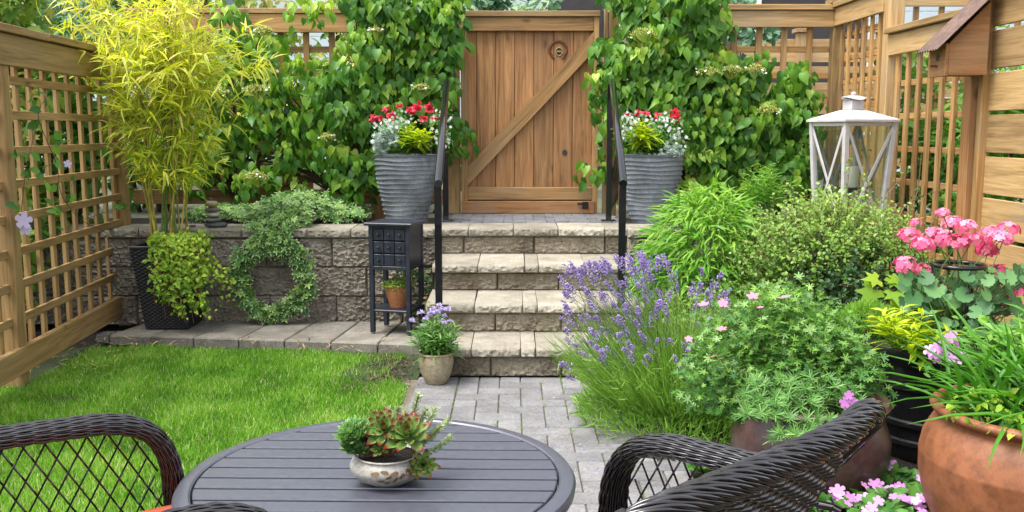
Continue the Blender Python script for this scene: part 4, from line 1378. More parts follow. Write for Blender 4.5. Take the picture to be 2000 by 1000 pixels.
def wicker_chair(label, origin, fdir, cushion):
    f = Vector((*fdir, 0)).normalized(); r_ = Vector((f.y, -f.x, 0))
    m = Matrix((r_, f, Vector((0, 0, 1)))).transposed().to_4x4(); m.translation = Vector((*origin, 0))
    t = thing("wicker_chair", label, "chair", (*origin, 0), "wicker chairs round the patio table")
    W = .31
    for s in (-1, 1):
        key = [(s * W, .125, .648), (s * W, .20, .645), (s * W, .32, .640), (s * W, .43, .632), (s * W, .505, .600), (s * W, .545, .535), (s * W, .555, .44), (s * W, .555, .30), (s * W, .55, .04)]
        P = spline(key, 96)
        b = MB(); weave_path(b, P, (1, 0, 0), .037, .0185, 32, .0024, .085, .034); b.build("arm", M_wick, t, True, mw=m)
        b = MB(); b.tube(spline(key, 40), .0165, 10); V = b.v; b.v = [(s * W + (x - s * W) * 1.95, y, z) for x, y, z in V]; b.build("arm_core", M_core, t, True, mw=m)
        # diamond lattice between arm and seat
        b = MB()
        def top(y):
            if y < .43: return .637
            return .632 - .17 * ((y - .43) / .11) ** 2
        y0_, y1_, zb_ = .06, .53, .30
        sp = .040
        for sgn in (-1, 1):
            c0 = -1.2
            while c0 < 1.6:
                pts = []
                for q in np.linspace(y0_, y1_, 60):
                    z = zb_ + sgn * 1.75 * (q - c0)
                    if zb_ <= z <= top(q): pts.append((s * W + sgn * .002, q, z))
                if len(pts) > 1: b.tube([pts[0], pts[-1]], .0022, 5, False)
                c0 += sp
        b.build("arm_lattice", M_wick, t, mw=m)
        # side rail, woven cheek next to the back
        b = MB(); weave_path(b, [Vector((s * W, .02, .31)) .lerp(Vector((s * W, .55, .31)), q / 20) for q in range(21)], (1, 0, 0), .016, .030, 20, .0026, .07, .03); b.build("side_rail", M_wick, t, True, mw=m)
        b = MB(); b.tube(spline([(s * (W - .005), .0, .785), (s * (W - .0), .085, .68), (s * W, .15, .56), (s * W, .16, .40), (s * W, .06, .02)], 20), .021, 10); b.build("back_post", M_blackm, t, True, mw=m)
        b = MB()
        for q in range(9):
            zc = .34 + q * .034
            b.tube([(s * (W + (.004 if (q + k) % 2 else -.004)), .04 + .022 * k + max(0, (.62 - zc)) * .12, zc) for k in range(5)], .0075, 6, False)
        b.build("cheek_weave", M_wick, t, True, mw=m)
    # back
    rim = spline([(-W - .035, .165, 0.5880), (-W - .03, .07, 0.7030), (-W + .02, .005, 0.7730), (-.18, -.015, 0.7880), (0, -.02, 0.7900), (.18, -.015, 0.7910), (W - .04, .0, 0.7940), (W + .012, .012, 0.7860), (W + .035, .045, 0.7430), (W + .035, .12, 0.6480)], 130)
    b = MB(); weave_path(b, rim, (0, 0, 1), .0205, .0225, 24, .0031, .07, .04, 19.0, 5); b.build("back_rim", M_wick, t, True, mw=m)
    b = MB(); b.tube(rim[::3], .0185, 12); b.build("rim_core", M_core, t, True, mw=m)
    b = MB()
    def bp_(u, v):      # v 0 at the top
        z = .775 - v * .40
        y = .0 + .17 * v ** .9 - .03 * (1 - (u / W) ** 2) * (1 - v * .3)
        return Vector((u, y, z))
    nst = 19
    us = np.linspace(-W + .02, .20, nst)
    for i, u in enumerate(us): b.tube([bp_(u, v) for v in np.linspace(0, 1, 8)], .0042, 5, False)
    b.build("stakes", M_wick, t, True, mw=m)
    b = MB()
    row = 0
    for v in np.linspace(.02, .98, 30):
        if .30 < v < .36 or .62 < v < .68: continue
        pts = []
        for i in range(nst * 2 - 1):
            u = us[0] + (us[-1] - us[0]) * i / (nst * 2 - 2)
            p = bp_(u, v)
            if i % 2 == 0: p = p + Vector((0, (.0055 if (i // 2 + row) % 2 else -.0055), 0))
            pts.append(p)
        b.tube(pts, .0056 if v > .2 else .0068, 5, False); row += 1
    b.build("back_weave", M_wick, t, True, mw=m)
    # seat
    b = MB(); b.box((0, .31, .345), (W * 2 - .05, .46, .05), .01); b.build("seat", M_core, t, mw=m)
    b = MB(); weave_path(b, [Vector((-W + .03, .545, .31)).lerp(Vector((W - .03, .545, .31)), q / 24) for q in range(25)], (0, 1, 0), .016, .03, 20, .0026, .07, .03); b.build("front_rail", M_wick, t, True, mw=m)
    if cushion:
        V, Fq = [], []
        nx_, ny2 = 24, 22
        for side in (0, 1):
            for j in range(ny2 + 1):
                for i in range(nx_ + 1):
                    u, v = i / nx_ * 2 - 1, j / ny2 * 2 - 1
                    e = (1 - abs(u) ** 6) * (1 - abs(v) ** 6)
                    h = .012 + .032 * e ** .45
                    V.append((u * (W - .035), .335 + v * .265, .415 + (h if side else -h)))
        nn = (nx_ + 1) * (ny2 + 1)
        for side in (0, 1):
            for j in range(ny2):
                for i in range(nx_):
                    a = side * nn + j * (nx_ + 1) + i
                    q = (a, a + 1, a + nx_ + 2, a + nx_ + 1)
                    Fq.append(q if side else q[::-1])
        ring_ = [i for i in range(nx_ + 1)] + [j * (nx_ + 1) + nx_ for j in range(1, ny2 + 1)] + [ny2 * (nx_ + 1) + i for i in range(nx_ - 1, -1, -1)] + [j * (nx_ + 1) for j in range(ny2 - 1, 0, -1)]
        for k in range(len(ring_)):
            k2 = (k + 1) % len(ring_)
            Fq.append((ring_[k], ring_[k2], nn + ring_[k2], nn + ring_[k]))
        b = MB(); b.add(V, Fq); cu = b.build("cushion", M_red, None, True, mw=m)
        setp(cu, "brick red seat cushion on the wicker chair standing on the lawn", "cushion")
        b = MB(); pts = [Vector((V[i][0], V[i][1], .415)) for i in ring_]; pts.append(pts[0]); b.tube(pts[::2] + [pts[0]], .006, 6, False); b.build("piping", M_red, cu, True, mw=m)
    return t


def chair_from(far_front, fdir, side):
    """floor origin (back line centre) from where the top of one arm front stands"""
    f = Vector(fdir).normalized(); r_ = Vector((f.y, -f.x))
    o_ = Vector(far_front) - f * .54 - r_ * (side * .31)
    return (o_.x, o_.y)


oL = chair_from((-.765, 2.015), (.79, .61), -1)
wicker_chair("dark brown wicker armchair standing on the lawn with a red cushion", oL, (.79, .61), True)
oR = chair_from((.222, 1.895), (-.68, .73), 1)
wicker_chair("dark brown wicker armchair on the pavers seen from behind near the glazed pot", oR, (-.68, .73), False)

# bowl on the table
BW = Vector((-.268, 1.965, TZ + .0005))
bt = thing("ceramic_bowl", "white glazed ceramic bowl painted with brown leaves on the table", "bowl", tuple(BW))
prof = [(0, 0), (.042, 0), (.046, .003), (.065, .013), (.0795, .030), (.0812, .039), (.076, .050), (.069, .056), (.069, .059), (.072, .062), (.069, .064), (.062, .058)]
M_bowl = stone("white_glaze", (.33, .31, .28), (.44, .42, .39), (.52, .50, .47), 10, .15, .001, rough=.5)
M_bpaint = plain("brown_glaze_paint", (.13, .075, .03), .35, 0, .3, 60)
b = MB(); b.lathe(prof, 64, tuple(BW)); b.build("body", M_bowl, bt, True, 60)
b = MB(); b.lathe([(.0, .057), (.064, .055)], 24, tuple(BW)); b.build("soil", M_soil, bt)
def bowl_pt(a, z):
    for (r0, z0), (r1, z1) in zip(prof[2:7], prof[3:8]):
        if z0 - 1e-6 <= z <= z1 + 1e-6: r = r0 + (r1 - r0) * (z - z0) / (z1 - z0); break
    return (BW.x + (r + .0007) * math.cos(a), BW.y + (r + .0007) * math.sin(a), BW.z + z)
for i, (a, z, s, rt) in enumerate([(-100, .043, .0085, .1), (-86, .046, .0075, -.2), (-71, .043, .0085, .3), (-60, .037, .0075, .9), (-80, .036, .006, .4), (-91, .027, .0075, .1), (-70, .030, .0075, 1.0), (-51, .044, .008, 1.2), (-38, .042, .008, 1.3), (-82, .023, .006, .2)]):
    V = [bowl_pt(R(a), z)]
    n = 14
    for k in range(n):
        q = 2 * math.pi * k / n
        ex, ez = s * 1.0 * math.cos(q) * (1 - .3 * math.cos(q)), s * .5 * math.sin(q)
        dx, dz = ex * math.cos(rt) - ez * math.sin(rt), ex * math.sin(rt) + ez * math.cos(rt)
        V.append(bowl_pt(R(a) + dx / .07, min(.0500, max(.005, z + dz))))
    b = MB(); b.add(V, [(0, 1 + k, 1 + (k + 1) % n) for k in range(n)]); b.build("painted_leaf", M_bpaint, bt, True)
# ================================================================== plants
UP = np.array([0, 0, 1.0])
FRONT = np.array([0, -1.0, 0])


def px(x, y, Y): return np.array(at(x, y, Y))


def floret_head(n, rad, size, flat=.5):
    d = sphere_dirs(n, -.1)
    return d * np.array([rad, rad, rad * flat]), d


# ---- climbing hydrangea: clumps of hanging heart leaves on the lattice
heart_m = {t: [single_meshes("leaf", q, L_hyd, [t])[0] for q in (T_heart, T_heart2)] for t in (0.0, .12, .25, .37, .5, .62, .75, .9)}
tkeys = sorted(heart_m)


def hydrangea(label, regions, ncl, Y0, bulge, flowers, trunk, parts=280, lo=.0, per=30, gaps=(), bright=0.0, yrange=(.0, .20)):
    """regions: polygons in survey pixels as (x0, x1, y0, y1, weight) boxes; gaps: (x, y, r) openings"""
    t = thing("climbing_hydrangea", label, "climber", tuple(px(trunk[0][0], trunk[0][1], Y0)), "climbing hydrangeas on the fence")
    P, D_, Nn, S, T_ = [], [], [], [], []
    w = np.array([(r[1] - r[0]) * (r[3] - r[2]) * r[4] for r in regions], float); w /= w.sum()
    placed = []
    tries = 0
    while len(placed) < ncl and tries < 6000:
        tries += 1
        r = regions[rng.choice(len(regions), p=w)]
        x, y = rng.uniform(r[0], r[1]), rng.uniform(r[2], r[3])
        if any((x - gx_) ** 2 + (y - gy_) ** 2 < gr ** 2 for gx_, gy_, gr in gaps): continue
        if any((x - a) ** 2 + (y - b_) ** 2 < 13 ** 2 for a, b_ in placed): continue
        placed.append((x, y))
        c = px(x, y, Y0 - rng.uniform(*yrange))
        rc_ = rng.uniform(.075, .15)
        k = int(per * 1.2 * rng.uniform(.6, 1.3) * (rc_ / .11) ** 1.5)
        dirs = unit(rng.normal(size=(k * 3, 3)) + np.array([0, -.45, .25]))
        dirs = dirs[dirs[:, 1] < .35][:k]
        k = len(dirs)
        pos = c + dirs * np.array([rc_, bulge * rng.uniform(.7, 1.3), rc_ * 1.05]) * rng.uniform(.55, 1.05, (k, 1))
        dn = np.stack([dirs[:, 0] * .55 + rng.normal(size=k) * .35, dirs[:, 1] * .3 - .10 + rng.normal(size=k) * .2, -1.0 + rng.normal(size=k) * .28 + .35 * np.clip(dirs[:, 2], 0, 1)], 1)
        nn = unit(np.stack([dirs[:, 0] * .6, np.full(k, -1.0), .40 + .6 * dirs[:, 2]], 1) + rng.normal(size=(k, 3)) * .36)
        young = rng.random() < .30 + bright
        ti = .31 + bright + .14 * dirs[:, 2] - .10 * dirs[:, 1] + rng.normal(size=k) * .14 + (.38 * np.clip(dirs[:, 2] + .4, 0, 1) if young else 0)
        P.append(pos); D_.append(dn); Nn.append(nn); S.append((.034 + .062 * rng.random(k) ** .8) * (.85 if young else 1.05)); T_.append(ti)
    P, D_, Nn, S, T_ = map(np.concatenate, (P, D_, Nn, S, T_))
    T_ = np.clip(T_, lo, 1)
    P[:, 2] = np.maximum(P[:, 2], .66)
    score = -P[:, 1] * 1.0 + S * 2.2 + rng.random(len(P)) * .05
    order = np.argsort(-score)
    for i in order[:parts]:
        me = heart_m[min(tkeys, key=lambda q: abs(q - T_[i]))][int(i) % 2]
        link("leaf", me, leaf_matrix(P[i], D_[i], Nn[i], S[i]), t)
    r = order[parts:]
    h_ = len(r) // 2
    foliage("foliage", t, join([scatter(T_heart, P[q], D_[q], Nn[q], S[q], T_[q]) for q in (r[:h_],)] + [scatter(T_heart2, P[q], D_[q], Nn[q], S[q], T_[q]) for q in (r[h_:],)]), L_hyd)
    # shoots
    b = MB()
    for j in range(min(len(placed), 46)):
        x, y = placed[j]
        a = px(trunk[j % len(trunk)][0], trunk[j % len(trunk)][1], Y0 + .03)
        c = px(x, y, Y0 - .06)
        b.tube(spline([a, a.__add__((c - a) * .35 + np.array([0, .03, .12])), a + (c - a) * .75, c], 9), [.011 - .001 * q for q in range(9)], 5, False)
    b.build("stem", M_bark, t, True)
    for (x, y, rr) in flowers:
        c = px(x, y, Y0 - .27)
        n = 230
        q = rng.uniform(0, 1, n) ** .5 * rr; a = rng.uniform(0, 6.28, n)
        pos = c + np.stack([q * np.cos(a), q * np.sin(a) * .7, .25 * rr - .5 * q * q / rr + rng.normal(size=n) * .006], 1)
        parts_ = [scatter(T_bud, pos, np.tile(UP, (n, 1)) + rng.normal(size=(n, 3)) * .4, np.tile(FRONT, (n, 1)), rnd(n, .010, .020), rng.random(n))]
        k = 14
        base = c + np.array([0, .03, -rr * .9])
        sv = [scatter(T_needle, np.tile(base, (k, 1)), pos[:k] - base, np.tile(FRONT, (k, 1)), np.linalg.norm(pos[:k] - base, axis=1), np.full(k, .3), .25)]
        foliage("flower_cluster", t, join(parts_ + sv), L_hydf, None)
        k = 5
        a = rng.uniform(0, 6.28, k)
        wp = c + np.stack([rr * np.cos(a) * 1.05, rr * np.sin(a) * .6 - .02, rng.uniform(-.03, .02, k)], 1)
        foliage("sterile_floret", t, scatter(T_flower, wp, np.tile([1., 0, 0], (k, 1)) + rng.normal(size=(k, 3)) * .3, np.tile([0, -.7, .7], (k, 1)), rnd(k, .012, .02), rng.random(k)), L_whitep, "stuff")
    return t


hydrangea("loose light green climbing hydrangea on the lattice between bamboo and the dark climber",
          [(430, 640, 12, 100, .75), (385, 640, 110, 250, 1.25), (300, 700, 235, 340, 1.15), (380, 690, 300, 375, .75)], 84, 7.10, .10,
          [(500, 175, .10), (428, 180, .09), (500, 345, .09), (640, 268, .06), (515, 60, .07)], [(690, 400), (460, 395)], 290, .0, 19,
          [(640, 130, 36), (636, 75, 26), (655, 230, 26), (585, 300, 22), (600, 345, 30), (530, 250, 16), (655, 330, 26), (470, 330, 18)], .10)
hydrangea("dense dark green climbing hydrangea covering the fence above the ribbed planter by cabinet",
          [(690, 885, -30, 120, 1.0), (665, 885, 100, 260, 1.0), (640, 735, 230, 370, .6), (866, 896, 160, 335, .45)], 96, 7.02, .13,
          [(826, 172, .075), (735, 60, .05)], [(686, 400), (840, 400)], 290, .0, 24, [(905, 60, 14)], .0)
hydrangea("climbing hydrangea spilling over the fence beside the latch side of the gate",
          [(1185, 1400, -30, 120, 1.1), (1185, 1400, 90, 300, 1.0), (1160, 1200, 140, 230, .5), (1158, 1186, 305, 385, .6), (1250, 1400, 230, 330, .8)], 96, 7.03, .13,
          [(1258, 66, .10), (1385, 140, .09)], [(1190, 410), (1330, 400)], 290, .0, 24, [], .05)
hydrangea("low climbing hydrangea on the lattice directly behind the lantern and shrubs",
          [(1385, 1475, 120, 260, 1.0), (1340, 1580, 190, 385, 1.0), (1420, 1600, 150, 240, .35), (1340, 1560, 300, 400, .6)], 80, 7.05, .12,
          [(1430, 136, .075), (1475, 135, .075), (1500, 215, .08)], [(1400, 420), (1520, 420)], 290, .0, 22, [(1540, 120, 40), (1420, 80, 20)], .02)

# ---- golden bamboo in the woven planter
gb = thing("golden_bamboo", "tall golden yellow bamboo growing out of the black woven planter", "bamboo", (pc.x, pc.y, .5))
tips = []
for i in range(22):
    a = Vector((pc.x + rng.uniform(-.12, .12), pc.y + rng.uniform(-.12, .12), .49))
    sx = rng.normal() * .22 + .04
    hgt = rng.uniform(1.1, 1.75)
    c = Vector((a.x + sx, a.y + rng.normal() * .10 - .05, .5 + hgt))
    P = spline([a, a.lerp(c, .4) + Vector((-sx * .12, 0, 0)), a.lerp(c, .75) + Vector((-sx * .08, 0, .02)), c], 14)
    rr = rng.uniform(.0045, .009)
    b = MB(); b.tube(P, [rr * (1 - .65 * q / 13) for q in range(14)], 7, False)
    for q in range(1, 13, 2):
        b.tube([P[q] - Vector((0, 0, .003)), P[q] + Vector((0, 0, .003))], rr * (1.25 - .6 * q / 13), 7, False)
    b.build("cane", M_cane if i % 4 else M_stemg, gb, True)
    tips.append(P)
parts_, brs = [], []
for P in tips:
    for q in range(3, 14):
        node = np.array(P[q])
        if node[2] < .85 or (node[2] < 1.25 and rng.random() < .5): continue
        for _ in range(rng.integers(2, 4)):
            az_ = rng.uniform(0, 6.28); le = rng.uniform(.08, .30) * (1.15 if node[2] > 1.3 else .95)
            e = node + np.array([math.cos(az_) * le * 1.0, math.sin(az_) * le * .8, le * rng.uniform(.1, .8)])
            brs.append((node, e))
            k = rng.integers(6, 12)
            u = rng.uniform(.35, 1.05, k)
            pos = node + (e - node) * u[:, None]
            dd = unit(np.tile(e - node, (k, 1))) * .6 + rng.normal(size=(k, 3)) * .55 + np.array([0, -.05, -.18])
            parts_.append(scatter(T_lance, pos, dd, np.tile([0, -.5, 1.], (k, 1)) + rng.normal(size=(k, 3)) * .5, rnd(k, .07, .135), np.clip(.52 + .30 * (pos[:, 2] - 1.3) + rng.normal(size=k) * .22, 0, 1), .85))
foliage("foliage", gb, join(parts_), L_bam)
stems(brs, .0018, .0008, 3).build("twigs", M_cane, gb)

# ---- creeper hanging from the woven planter
cr = thing("trailing_creeper", "bright lime green creeper spilling over the front of the woven planter", "creeper", (pc.x + .1, pc.y - .2, .5))
parts_, pairs = [], MB()
for i in range(62):
    x0_ = rng.uniform(-.04, .24); edge_ = rng.random()
    st = np.array([pc.x + x0_, pc.y - .19 + .16 * (edge_ > .75), .545])
    drop = rng.uniform(.10, .46) * (1 if x0_ > .0 else .8)
    ox = rng.uniform(-.06, .15) + .12 * (x0_ - .05) + (.10 if rng.random() < .25 else 0)
    P = spline([st + np.array([-.03, .10, 0.0]), st + np.array([0, -.03, .06 * rng.random() + .015]), st + np.array([ox * .5, -.06, -drop * .45]), st + np.array([ox, -.05 + rng.uniform(-.02, .03), -drop])], 14)
    pairs.tube(P, .0017, 4, False)
    k = int(16 + drop * 75)
    idx = rng.uniform(1, 13, k)
    pos = np.array([np.array(P[int(q)]) for q in idx]) + rng.normal(size=(k, 3)) * [.016, .012, .014]
    dd = rng.normal(size=(k, 3)) * [.7, .4, .4] + np.array([0, -.3, -.5])
    parts_.append(scatter(T_heart, pos, dd, np.tile([0, -.9, .6], (k, 1)) + rng.normal(size=(k, 3)) * .4, rnd(k, .016, .032), np.clip(.5 + .6 * (pos[:, 2] - .35) + rng.normal(size=k) * .22, 0, 1)))
k = 950
a = rng.uniform(0, 6.28, k); q = rng.uniform(0, 1, k) ** .5
pos = np.stack([pc.x + .10 + q * np.cos(a) * .155, pc.y - .10 + q * np.sin(a) * .13, .555 + .055 * (1 - q * q) + rng.normal(size=k) * .012], 1)
parts_.append(scatter(T_heart, pos, rng.normal(size=(k, 3)) * [.7, .7, .2] + [0, -.4, -.1], np.tile([0, -.5, 1.], (k, 1)) + rng.normal(size=(k, 3)) * .35, rnd(k, .018, .034), np.clip(.62 + rng.normal(size=k) * .2, 0, 1)))
foliage("foliage", cr, join(parts_), L_creep)
pairs.build("stems", M_stemr, cr)

# ---- variegated ivy: wreath and the mat on the terrace
WC = np.array([-1.515, 5.965, .325])
wr = thing("ivy_wreath", "ring of variegated ivy on a twig hoop leaning on the wall", "ivy wreath", (WC[0], WC[1], .03))
b = MB()
for k in range(5):
    pts = [(WC[0] + (.213 + .012 * math.sin(5 * a + k)) * math.sin(a), WC[1] + .012 * math.cos(3 * a + k * 2) + .05 * (WC[2] + .213 * math.cos(a) - .3) , WC[2] + (.225 + .012 * math.cos(4 * a + k)) * math.cos(a)) for a in np.linspace(0, 2 * math.pi, 49)]
    b.tube(pts, .0055, 5, False)
b.build("twig_hoop", M_bark, wr, True)


def ivy_along(curve, n, spread, size, nfront=.9, tl=.5):
    k = n
    u = rng.uniform(0, 1, k) * (len(curve) - 1)
    i0 = u.astype(int).clip(0, len(curve) - 2)
    C = np.array([np.array(c) for c in curve])
    base = C[i0] + (C[i0 + 1] - C[i0]) * (u - i0)[:, None]
    off = unit(rng.normal(size=(k, 3))) * rng.uniform(.3, 1, (k, 1)) * spread
    off[:, 1] = -np.abs(off[:, 1])
    pos = base + off
    dd = off / np.max(spread) * .7 + rng.normal(size=(k, 3)) * .45 + [0, -.25, -.35]
    nn = np.stack([off[:, 0] * 4, np.full(k, -nfront), np.full(k, .6) + off[:, 2] * 5], 1) + rng.normal(size=(k, 3)) * .4
    ti = np.clip(tl + off[:, 2] / np.max(spread) * .25 + rng.normal(size=k) * .2, 0, 1)
    return scatter(T_ivy, pos, dd, nn, rnd(k, size[0], size[1]), ti)


ringc = [WC + np.array([.213 * math.sin(a), -.02 + .05 * (.225 * math.cos(a)), .225 * math.cos(a)]) for a in np.linspace(0, 2 * math.pi, 60)]
foliage("foliage", wr, join([ivy_along(ringc, 560, np.array([.066, .055, .066]), (.036, .062), tl=.42), ivy_along(ringc[:12] + ringc[50:], 10, np.array([.10, .06, .10]), (.03, .05)),
                            ivy_along(ringc[48:] + ringc[:8], 230, np.array([.085, .06, .07]), (.03, .052))]), L_ivy)
iv = thing("ivy_mat", "variegated ivy spreading over the terrace and spilling down over the wall cap", "ivy", (-1.5, 6.4, .6))
parts_ = []
k = 2300
x = rnd(k, -2.25, -1.05); y = rnd(k, 6.10, 7.05)
hgt = .045 + .115 * np.exp(-((x + 1.48) / .30) ** 2) + .03 * np.exp(-((x + 2.1) / .2) ** 2)
keep = (y > 6.34 + .30 * np.clip(np.abs(x + 1.5) - .30, 0, 1)) | ((np.abs(x + 1.54) < .20) & (y > 6.0))
keep &= ~((x > -2.12) & (x < -1.88) & (y < 6.6))
x, y, hgt = x[keep], y[keep], hgt[keep]; k = len(x)
pos = np.stack([x, y, .625 + hgt * rng.uniform(.35, 1.25, k)], 1)
parts_.append(scatter(T_ivy, pos, rng.normal(size=(k, 3)) * [.8, .6, .25] + [0, -.5, -.15], np.tile([0, -.65, 1.], (k, 1)) + rng.normal(size=(k, 3)) * .4, rnd(k, .042, .070), np.clip(.55 + rng.normal(size=k) * .22, 0, 1)))
spill = spline([(-1.50, 6.25, .70), (-1.53, 6.05, .68), (-1.55, 5.985, .60), (-1.57, 5.965, .50)], 20)
parts_.append(ivy_along(spill, 420, np.array([.14, .045, .06]), (.032, .055), tl=.6))
spill = spline([(-1.36, 6.25, .68), (-1.45, 6.03, .66), (-1.50, 5.985, .57)], 20)
parts_.append(ivy_along(spill, 160, np.array([.09, .04, .05]), (.032, .055), tl=.6))
foliage("foliage", iv, join(parts_), L_ivy)
# small ivy behind the cabinet
iv2 = thing("ivy_sprig", "dark variegated ivy sprig climbing the wall behind the terracotta pot", "ivy", (-.60, 6.0, .03))
spv = [np.array(p) for p in spline([(-.66, 5.96, .04), (-.54, 5.95, .20), (-.50, 5.93, .28), (-.62, 5.95, .37), (-.72, 5.96, .40)], 24)]
foliage("foliage", iv2, ivy_along(spv, 120, np.array([.05, .03, .05]), (.026, .046), tl=.25), L_ivy)
b = MB(); b.tube(spv, .003, 5); b.build("stem", M_bark, iv2)

# ---- clematis on the lattice fence
cl = thing("clematis", "clematis with pale lilac flowers twining through the lattice beside the lawn", "climber", (-2.5, 4.9, 0))
def on_fence(px_, py_):
    # foot of the sight line on the fence plane
    u = (px_ - 1000) / F_PX
    Y = 4.6
    for _ in range(8): Y = -(2.472 + (Y - 4.6) * .0762 - .055) / u * .985
    return px(px_, py_, Y)
cpts = [on_fence(*p) for p in ((245, 640), (238, 520), (212, 460), (160, 430), (120, 380), (110, 320), (75, 230), (90, 190))]
b = MB(); b.tube(spline(cpts, 40), .0020, 5); 
for (a, c) in (((110, 320), (60, 330)), ((120, 380), (225, 280)), ((160, 430), (250, 400)), ((75, 230), (50, 330)), ((50, 330), (40, 432))):
    b.tube([on_fence(*a), on_fence(*c)], .0018, 4)
b.build("stem", M_bark, cl)
lp_ = []
for (x, y) in ((68, 205), (75, 200), (92, 215), (80, 235), (60, 320), (58, 340), (45, 310), (110, 300), (118, 280), (85, 325), (125, 345), (60, 355), (105, 375), (118, 405), (128, 395), (108, 412), (100, 392), (118, 290), (25, 405), (120, 465), (225, 290), (238, 400)):
    c = on_fence(x, y)
    for _ in range(2):
        lp_.append((c + rng.normal(size=3) * .02))
lp_ = np.array(lp_); k = len(lp_)
foliage("foliage", cl, scatter(T_oval, lp_, rng.normal(size=(k, 3)) * [.4, .8, .6], np.tile([1., -.3, .4], (k, 1)) + rng.normal(size=(k, 3)) * .4, rnd(k, .05, .085), np.clip(rng.normal(size=k) * .2 + .3, 0, 1)), L_mid)
fm = tri_mesh("flower", *[T_flower[0], T_flower[1]], L_violet, np.full(len(T_flower[0]), .8), T_flower[2], True)
for (x, y, s) in ((42, 430, .085), (45, 447, .06), (128, 320, .045)):
    link("flower", fm, leaf_matrix(on_fence(x, y) + np.array([.02, -.02, 0]), (0, .3, 1), (.8, -.7, .3), s), cl)

# ---- planters by the gate
def rosette_lance(c, n, L0, L1, tm, up=(.1, .9), wide=1.0, tl=.55, spread=.03):
    az_ = rng.uniform(0, 6.28, n); el = rng.uniform(up[0], up[1], n)
    d = np.stack([np.cos(az_) * np.cos(el), np.sin(az_) * np.cos(el), np.sin(el)], 1)
    pos = np.asarray(c) + rng.normal(size=(n, 3)) * [spread, spread, spread * .5]
    return scatter(tm, pos, d, np.tile(UP, (n, 1)) + rng.normal(size=(n, 3)) * .2 + d * -.3, rnd(n, L0, L1), np.clip(tl + rng.normal(size=n) * .2 + (el - .5) * .2, 0, 1), wide)


def shoots(c, n, radius, hgt, tm, size, tl=.5, lean=.8, k=(7, 12), wide=1.0, base_r=.05):
    """upright shoots set with leaves all along"""
    parts, prs = [], []
    for _ in range(n):
        az_ = rng.uniform(0, 6.28); q = rng.uniform(0, 1) ** .6
        a = np.asarray(c) + np.array([math.cos(az_) * base_r * q, math.sin(az_) * base_r * q, 0])
        h = hgt * rng.uniform(.65, 1.1) * (1 - .35 * q * q)
        e = np.asarray(c) + np.array([math.cos(az_) * radius * q, math.sin(az_) * radius * q, h])
        prs.append((a, e))
        kk = int(rng.integers(*k))
        u = np.linspace(.3, 1, kk)
        pos = a + (e - a) * u[:, None]
        az2 = np.arange(kk) * 2.4 + rng.uniform(0, 6)
        d = np.stack([np.cos(az2), np.sin(az2), rng.uniform(.1, .8, kk) * lean], 1) + unit(e - a) * .4
        parts.append(scatter(tm, pos, d, np.tile(UP, (kk, 1)) + rng.normal(size=(kk, 3)) * .25, rnd(kk, *size) * np.linspace(1, .75, kk), np.clip(tl + .3 * (u - .6) + rng.normal(size=kk) * .13, 0, 1), wide))
    return parts, prs


